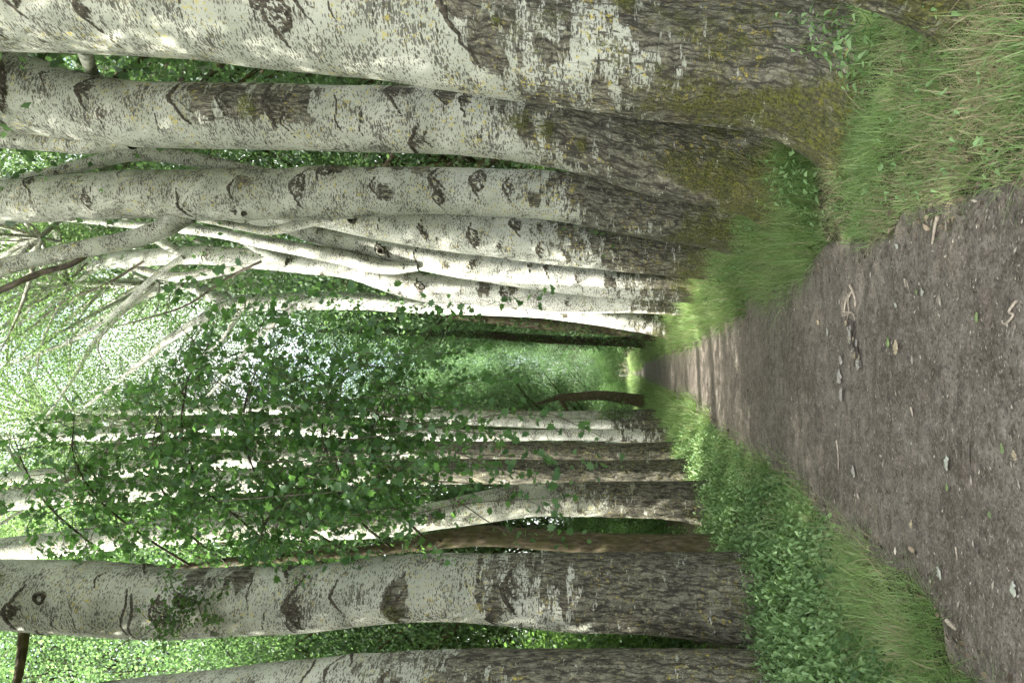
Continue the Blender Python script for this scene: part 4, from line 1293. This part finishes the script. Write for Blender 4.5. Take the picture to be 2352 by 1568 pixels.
def verge_weeds():
    r = np.random.default_rng(95)
    n = 420
    y = 3.0 + 9 * r.random(n) ** 1.3
    x = path_r(y) + .12 + r.random(n) * 1.9
    k = patch(x, y, 1.1, 97) > -.12
    lm, sm = nettles('verge_weeds', x[k], y[k], (r.uniform(.05, .22, n))[k], 96, (.022, .05), 3)
    o = obj('verge_weeds', lm, M['nettle_leaf']); o['kind'] = 'stuff'
    # small oval leaved creeping weeds at the nettle side rim
    n = 5200
    y = 3.2 + 14 * r.random(n) ** 1.7
    x = path_l(y) - np.abs(r.normal(size=n)) * .45 - np.where(y < 4.8, .45, .0)
    z = ground_z(x, y) + np.abs(r.normal(size=n)) * .07 + .01
    me = leaves_mesh('rim_weeds', np.stack([x, y, z], 1), rand_dirs(n, r) * (1, 1, .4), np.array([0, 0, 1.0]) + r.normal(size=(n, 3)) * .35, r.uniform(.025, .06, n), 'oval', .15, r.random(n))
    o = obj('rim_weeds', me, M['shrub_leaf']); o['kind'] = 'stuff'
    # dead leaf litter in the grass and along both rims
    n = 5200
    y = 2.7 + 14 * r.random(n) ** 1.6
    x = np.where(r.random(n) < .5, path_r(y) + np.abs(r.normal(size=n)) * .7 - .12, path_l(y) - np.abs(r.normal(size=n)) * .5 + .15)
    z = np.maximum(ground_z(x, y), 0) + .012
    me = leaves_mesh('dead_leaf_litter', np.stack([x, y, z], 1), rand_dirs(n, r) * (1, 1, .3), np.array([0, 0, 1.0]) + r.normal(size=(n, 3)) * .35, r.uniform(.015, .05, n), 'oval', .3, r.random(n) ** 1.6)
    o = obj('dead_leaf_litter', me, M['litter']); o['kind'] = 'stuff'


M['litter'] = leaf_material("dead_leaf", (.05, .035, .022), (.27, .21, .14), (.05, .04, .02), .1, .8)
verge_weeds()

# ------------------------------------------------------------------ path litter
def litter():
    r = np.random.default_rng(12)
    n = 30000
    y = 2.5 + 22 * r.random(n) ** 2.0
    u = r.random(n)
    x = path_l(y) + (path_r(y) - path_l(y)) * (u * 1.12 - .06)
    ang = r.normal(0, .5, n)
    ax = np.stack([np.cos(ang), np.sin(ang), r.normal(0, .10, n)], 1)
    nr = np.array([0, 0, 1.0]) + r.normal(size=(n, 3)) * .25
    big = r.random(n) < .04
    size = np.where(big, r.uniform(.02, .05, n), r.uniform(.006, .02, n))
    pos = np.stack([x, y, ground_z(x, y) + .046 + 0 * x], 1)
    pos[:, 2] = np.where((x > path_l(y)) & (x < path_r(y)), .012 + .012 * np.abs((x - path_l(y)) / (path_r(y) - path_l(y)) * 2 - 1) ** 2, ground_z(x, y) + .015)
    P = np.stack([x, y, 0 * x], 1)
    pos[:, 2] += gnoise(P * 2.2, 1) * .014 + gnoise(P * 7, 2) * .008
    me = leaves_mesh('path_litter', pos, ax, nr, size * 1.25, 'sliver', .2, np.where(r.random(n) < .55, r.random(n) * .12, np.where(r.random(n) < .7, r.uniform(.15, .4, n), r.uniform(.4, .85, n))))
    t = NT("wood_chips")
    c = t.mix(t.attr('rnd'), (.035, .027, .02), (.46, .41, .33))
    b = t.n('ShaderNodeBsdfPrincipled'); t.l(c, b.inputs['Base Color']); b.inputs['Roughness'].default_value = .9
    t.l(b.outputs[0], t.out.inputs[0])
    o = obj('path_litter', me, t.m); o['kind'] = 'stuff'


litter()


def flat_mat(name, c1, c2):
    t = NT(name)
    g = t.n('ShaderNodeNewGeometry').outputs['Position']
    c = t.mix(t.ss(t.noise(g, 70, 3, .7), .35, .65), c1, c2)
    b = t.n('ShaderNodeBsdfPrincipled'); t.l(c, b.inputs['Base Color']); b.inputs['Roughness'].default_value = .75
    t.l(b.outputs[0], t.out.inputs[0])
    return t.m


LM = {'white': flat_mat('pale_leaf', (.26, .265, .21), (.38, .385, .32)), 'green': flat_mat('green_fallen_leaf', (.10, .15, .045), (.18, .23, .09)),
      'tan': flat_mat('tan_leaf', (.24, .19, .12), (.40, .33, .22)), 'grey': flat_mat('grey_leaf', (.20, .18, .155), (.36, .335, .29)), 'dark': flat_mat('dark_leaf', (.035, .028, .022), (.10, .08, .06)),
      'stick': flat_mat('weathered_stick', (.20, .165, .12), (.36, .31, .24))}


def path_top(x, y):
    P = np.array([[x, y, 0.0]])
    h = gnoise(P * 2.2, 1)[0] * .014 + gnoise(P * 7, 2)[0] * .008 + gnoise(P * 22, 3)[0] * .0045
    l, r = path_l(np.array([y]))[0], path_r(np.array([y]))[0]
    if l < x < r:
        return h + .008 + .012 * abs((x - l) / (r - l) * 2 - 1) ** 2
    return max(gz(x, y), h * .5)


def fallen_leaf(label, px, py, size, kind, ang, seed, shape='lobed', group='fallen leaves on the path', lift=.006):
    size *= .72
    p = on_ground(px, py)
    z = path_top(p[0], p[1])
    r = np.random.default_rng(seed)
    half = SHAPES[shape]
    # a curled blade with its own thickness, built as a small grid of ribs
    n = 9
    us = np.linspace(0, 1, n)
    outl = np.interp(us, [h[0] if h[0] > 0 else 0 for h in half], [h[1] for h in half]) if shape != 'lobed' else \
        np.array([.02, .30, .24, .44, .30, .38, .22, .14, .0])
    V, Fc = [], []
    m = 5
    for i, u in enumerate(us):
        for j in range(m):
            v = (j / (m - 1) - .5) * 2 * outl[i]
            zz = .16 * abs(v) ** 1.3 + .10 * math.sin(u * 3 + seed) * (u - .3) + .03 * r.normal()
            V.append((u - .5, v, zz))
    V = np.array(V); V[:, 2] -= V[:, 2].min()
    nt = len(V)
    V2 = V.copy(); V2[:, 2] -= .02
    V = np.vstack([V, V2]) * size
    ca, sa = math.cos(ang), math.sin(ang)
    V[:, :2] = V[:, :2] @ np.array([[ca, sa], [-sa, ca]])
    for i in range(n - 1):
        for j in range(m - 1):
            a = i * m + j
            Fc.append((a, a + 1, a + m + 1, a + m)); Fc.append((nt + a, nt + a + m, nt + a + m + 1, nt + a + 1))
    for i in range(n - 1):
        for j in (0, m - 1):
            a = i * m + j; f = (a, a + m, nt + a + m, nt + a)
            Fc.append(f if j == 0 else f[::-1])
    o = obj('fallen_leaf', mesh_np('fallen_leaf', V, [np.array(Fc)]), LM[kind])
    o.location = (p[0], p[1], z + lift)
    tag(o, label, 'leaf', group)
    return o


LEAVES = [
    ('crisp whitish leaf lying just beyond the grey leaf heap on the path', 1907, 762, .09, 'white', .2),
    ('curled tan leaf farthest out of the three beyond the heap', 1884, 740, .08, 'tan', 1.2),
    ('grey crumpled leaf beside the far edge of the leaf heap', 1935, 826, .11, 'grey', .6),
    ('large grey curled leaf lying apart past the end of the heap', 1933, 863, .16, 'grey', .1),
    ('narrow grey leaf trailing after the large curled one', 1939, 905, .14, 'grey', .0),
    ('fresh green leaf on bare earth on the near side of the heap', 2047, 786, .10, 'green', .4),
    ('slim tan leaf next to the fresh green leaf', 2067, 797, .12, 'tan', .1),
    ('bright white leaf on the path near the grass lobe', 2127, 671, .07, 'white', .3),
    ('small half green leaf touching the bright white leaf', 2113, 670, .06, 'green', .2),
    ('small white flake of a leaf between the heap and the bright white leaf', 2069, 700, .06, 'white', .9),
    ('yellow green leaf near the looped twig', 2254, 728, .07, 'green', .1),
    ('pale long leaf lying alone in the middle of the path', 2184, 1062, .11, 'white', .05),
    ('tiny round white leaf on the middle of the path', 2100, 1017, .035, 'white', .0),
    ('greenish pale leaf lying closest to the middle of the path edge', 2309, 1030, .06, 'green', .2),
    ('reddish brown leaf near the very edge of the photo', 2335, 1045, .06, 'tan', .2),
    ('pale oval leaf on the path nearest the green grass tuft', 2168, 1316, .09, 'white', .35),
    ('pale oval leaf nearest the edge of the photo on the nettle side', 2340, 1353, .09, 'white', .1),
    ('three pointed dead leaf standing up against the green grass tuft', 2169, 1402, .09, 'tan', 1.3),
    ('dark wet leaf lying by the end of the nettle bed', 2005, 1280, .10, 'dark', .4),
    ('light green leaf on the earth rim below the nettle bed', 1939, 1236, .09, 'green', -.6),
    ('small heap forming grey leaf halfway across the path', 1968, 1082, .12, 'grey', .3),
    ('pale green scrap of leaf towards the nettle side of the path', 2184, 1118, .06, 'green', .1),
    ('small green leaf fragment nearest the pale oval leaf', 2285, 1181, .05, 'green', .2),
    ('long straw coloured leaf sliver on the middle of the path', 2103, 1203, .07, 'tan', .0),
    ('dry brown leaf caught in the worn grass patch', 2190, 95, .08, 'tan', .9),
    ('cream dead leaf lying in the grass before the broadest trunk', 2065, 212, .10, 'tan', .4),
    ('white leaf at the rim of the grass lobe', 2072, 565, .07, 'white', 1.0),
]
for i, (lb, px, py, sz, kd, an) in enumerate(LEAVES):
    fallen_leaf(lb, px, py, sz, kd, an, 500 + i, 'oval' if kd in ('white', 'green') else 'lobed')

# the heap of dead leaves and thin roots on the path: each leaf and twig is a thing, alike ones share a label
r_ = np.random.default_rng(31)
for i in range(34):
    u = r_.random()
    px = 1958 + r_.normal() * 5 + 24 * u
    py = 738 + u * 105 + r_.normal() * 5
    fallen_leaf('small crumpled grey leaf in the heap in the middle of the path', px, py, r_.uniform(.05, .085), r_.choice(['grey', 'grey', 'tan', 'dark', 'dark']), r_.uniform(0, 3.1), 600 + i, 'lobed',
                'crumpled leaves of the heap', lift=.004 + .02 * r_.random())
r_ = np.random.default_rng(35)
for i in range(26):
    px, py = 2170 + r_.normal() * 28, 135 + r_.normal() * 20
    p = on_ground(px, py)
    fallen_leaf('dark dead leaf in the hollow of the worn grass patch', px, py, r_.uniform(.04, .08), r_.choice(['dark', 'dark', 'grey', 'tan']), r_.uniform(0, 3.1), 700 + i, 'lobed', 'dead leaves in the grass hollow', lift=.012)


def twig(label, pts, r0, group='twigs lying on the path', kind='stick', name='fallen_twig', lift=.006):
    P = []
    for px, py in pts:
        p = on_ground(px, py)
        P.append((p[0], p[1], path_top(p[0], p[1]) + lift))
    P = np.array(P); c = P.mean(0)
    me = tubes_mesh(name, [(P - c, np.linspace(r0, r0 * .5, len(P)))], 8, .012)
    o = obj(name, me, LM[kind]); o.location = c
    tag(o, label, 'twig', group)


TW = [
    ('long thin pale twig lying straight along the middle of the path', [(1927, 1012), (1930, 1040), (1931, 1078)], .006),
    ('looped pale twig near the edge of the photo', [(2343, 690), (2330, 716), (2340, 722), (2322, 742), (2313, 742), (2312, 736)], .006),
    ('brown stick with a pale end at the rim of the grass', [(2165, 495), (2158, 515), (2150, 560)], .011),
    ('arched yellowish twig at the start of the leaf heap', [(1959, 655), (1966, 672), (1970, 690), (1970, 704)], .010),
    ('thin grey twig running into the leaf heap', [(1957, 672), (1950, 690), (1946, 712), (1950, 722), (1962, 716), (1970, 735)], .007),
    ('second thin grey twig beside the arched one', [(1962, 668), (1954, 690), (1956, 715), (1950, 742)], .006),
    ('short thick twig across the leaf heap', [(1944, 715), (1958, 718), (1969, 722)], .007),
    ('short reddish twig below the grass lobe', [(2088, 640), (2092, 660)], .005),
    ('straight short twig towards the nettle side of the path', [(2205, 1255), (2207, 1285)], .005),
    ('pale twig sliver lying near the tiny white leaf', [(2095, 935), (2100, 955)], .006),
    ('dark thin twig curving below the pale long leaf', [(2235, 1020), (2238, 1060), (2246, 1090)], .005),
    ('brown twig stub beside the three pointed leaf', [(2188, 1425), (2200, 1440), (2210, 1446)], .012),
]
for lb, pts, r0 in TW:
    twig(lb, pts, r0, kind='dark' if 'dark' in lb else 'stick')

# the pale marker post far down the path
def marker_post():
    q = on_ground(1436, 861)
    y = 84.0
    x = (784 - 861) / F * y
    o = thing('marker_post', 'small pale wooden marker post far down where the path ends', 'post', (x, y, gz(x, y)))
    P = np.array([[0, 0, -.2], [0, 0, .6], [0, 0, 1.25]])
    obj('shaft', tubes_mesh('shaft', [(P, [.07, .07, .065])], 10, .2), LM['grey'], o)
    Q = np.array([[0, 0, 1.2], [0, 0, 1.32], [0, 0, 1.38]])
    obj('cap', tubes_mesh('cap', [(Q, [.085, .08, .02])], 10, .03), LM['white'], o)


marker_post()

# ------------------------------------------------------------------ light
AZ, EL = math.radians(248), math.radians(50)       # azimuth clockwise from the view direction
sv = Vector((math.sin(AZ) * math.cos(EL), math.cos(AZ) * math.cos(EL), math.sin(EL)))
w = bpy.data.worlds.new("World"); S.world = w; w.use_nodes = True
nt = w.node_tree; nt.nodes.clear()
wo = nt.nodes.new('ShaderNodeOutputWorld'); bg = nt.nodes.new('ShaderNodeBackground'); sk = nt.nodes.new('ShaderNodeTexSky')
sk.sky_type = 'NISHITA'; sk.sun_disc = False; sk.sun_elevation = EL; sk.sun_rotation = AZ; sk.air_density = .7; sk.dust_density = 4.0; sk.ozone_density = .4
bg.inputs['Strength'].default_value = .15
hs = nt.nodes.new('ShaderNodeHueSaturation'); hs.inputs['Saturation'].default_value = .72
nt.links.new(sk.outputs[0], hs.inputs['Color'])
cw = nt.nodes.new('ShaderNodeHueSaturation'); cw.inputs['Saturation'].default_value = .06; cw.inputs['Value'].default_value = 1.35
nt.links.new(sk.outputs[0], cw.inputs['Color'])
tcd = nt.nodes.new('ShaderNodeTexCoord'); cn = nt.nodes.new('ShaderNodeTexNoise'); cn.inputs['Scale'].default_value = 2.6; cn.inputs['Detail'].default_value = 6
nt.links.new(tcd.outputs['Generated'], cn.inputs['Vector'])
cr = nt.nodes.new('ShaderNodeMapRange'); cr.interpolation_type = 'SMOOTHSTEP'; cr.inputs[1].default_value = .40; cr.inputs[2].default_value = .58
nt.links.new(cn.outputs['Fac'], cr.inputs[0])
cm = nt.nodes.new('ShaderNodeMix'); cm.data_type = 'RGBA'      # clouds added to make the blue skylight whiter
nt.links.new(cr.outputs[0], cm.inputs[0]); nt.links.new(hs.outputs[0], cm.inputs[6]); nt.links.new(cw.outputs[0], cm.inputs[7])
nt.links.new(cm.outputs[2], bg.inputs[0]); nt.links.new(bg.outputs[0], wo.inputs[0])
sd = bpy.data.lights.new('sun', 'SUN'); sd.energy = 3.4; sd.angle = math.radians(.53); sd.color = (1, .965, .91)
so = bpy.data.objects.new('sun', sd); COL.objects.link(so)
so.rotation_euler = (-sv).to_track_quat('-Z', 'Y').to_euler()

S.view_settings.view_transform = 'Standard'
S.view_settings.look = 'None'
S.view_settings.exposure = 3.1
S.view_settings.gamma = 1
S.render.engine = 'CYCLES'
cy = S.cycles
cy.max_bounces = 5; cy.diffuse_bounces = 3; cy.glossy_bounces = 1; cy.transmission_bounces = 4; cy.transparent_max_bounces = 2
cy.use_denoising = True
cy.use_adaptive_sampling = True; cy.adaptive_threshold = .02
cy.sample_clamp_indirect = 8
print('maple leaves', maple_n, 'objects', len(S.objects))
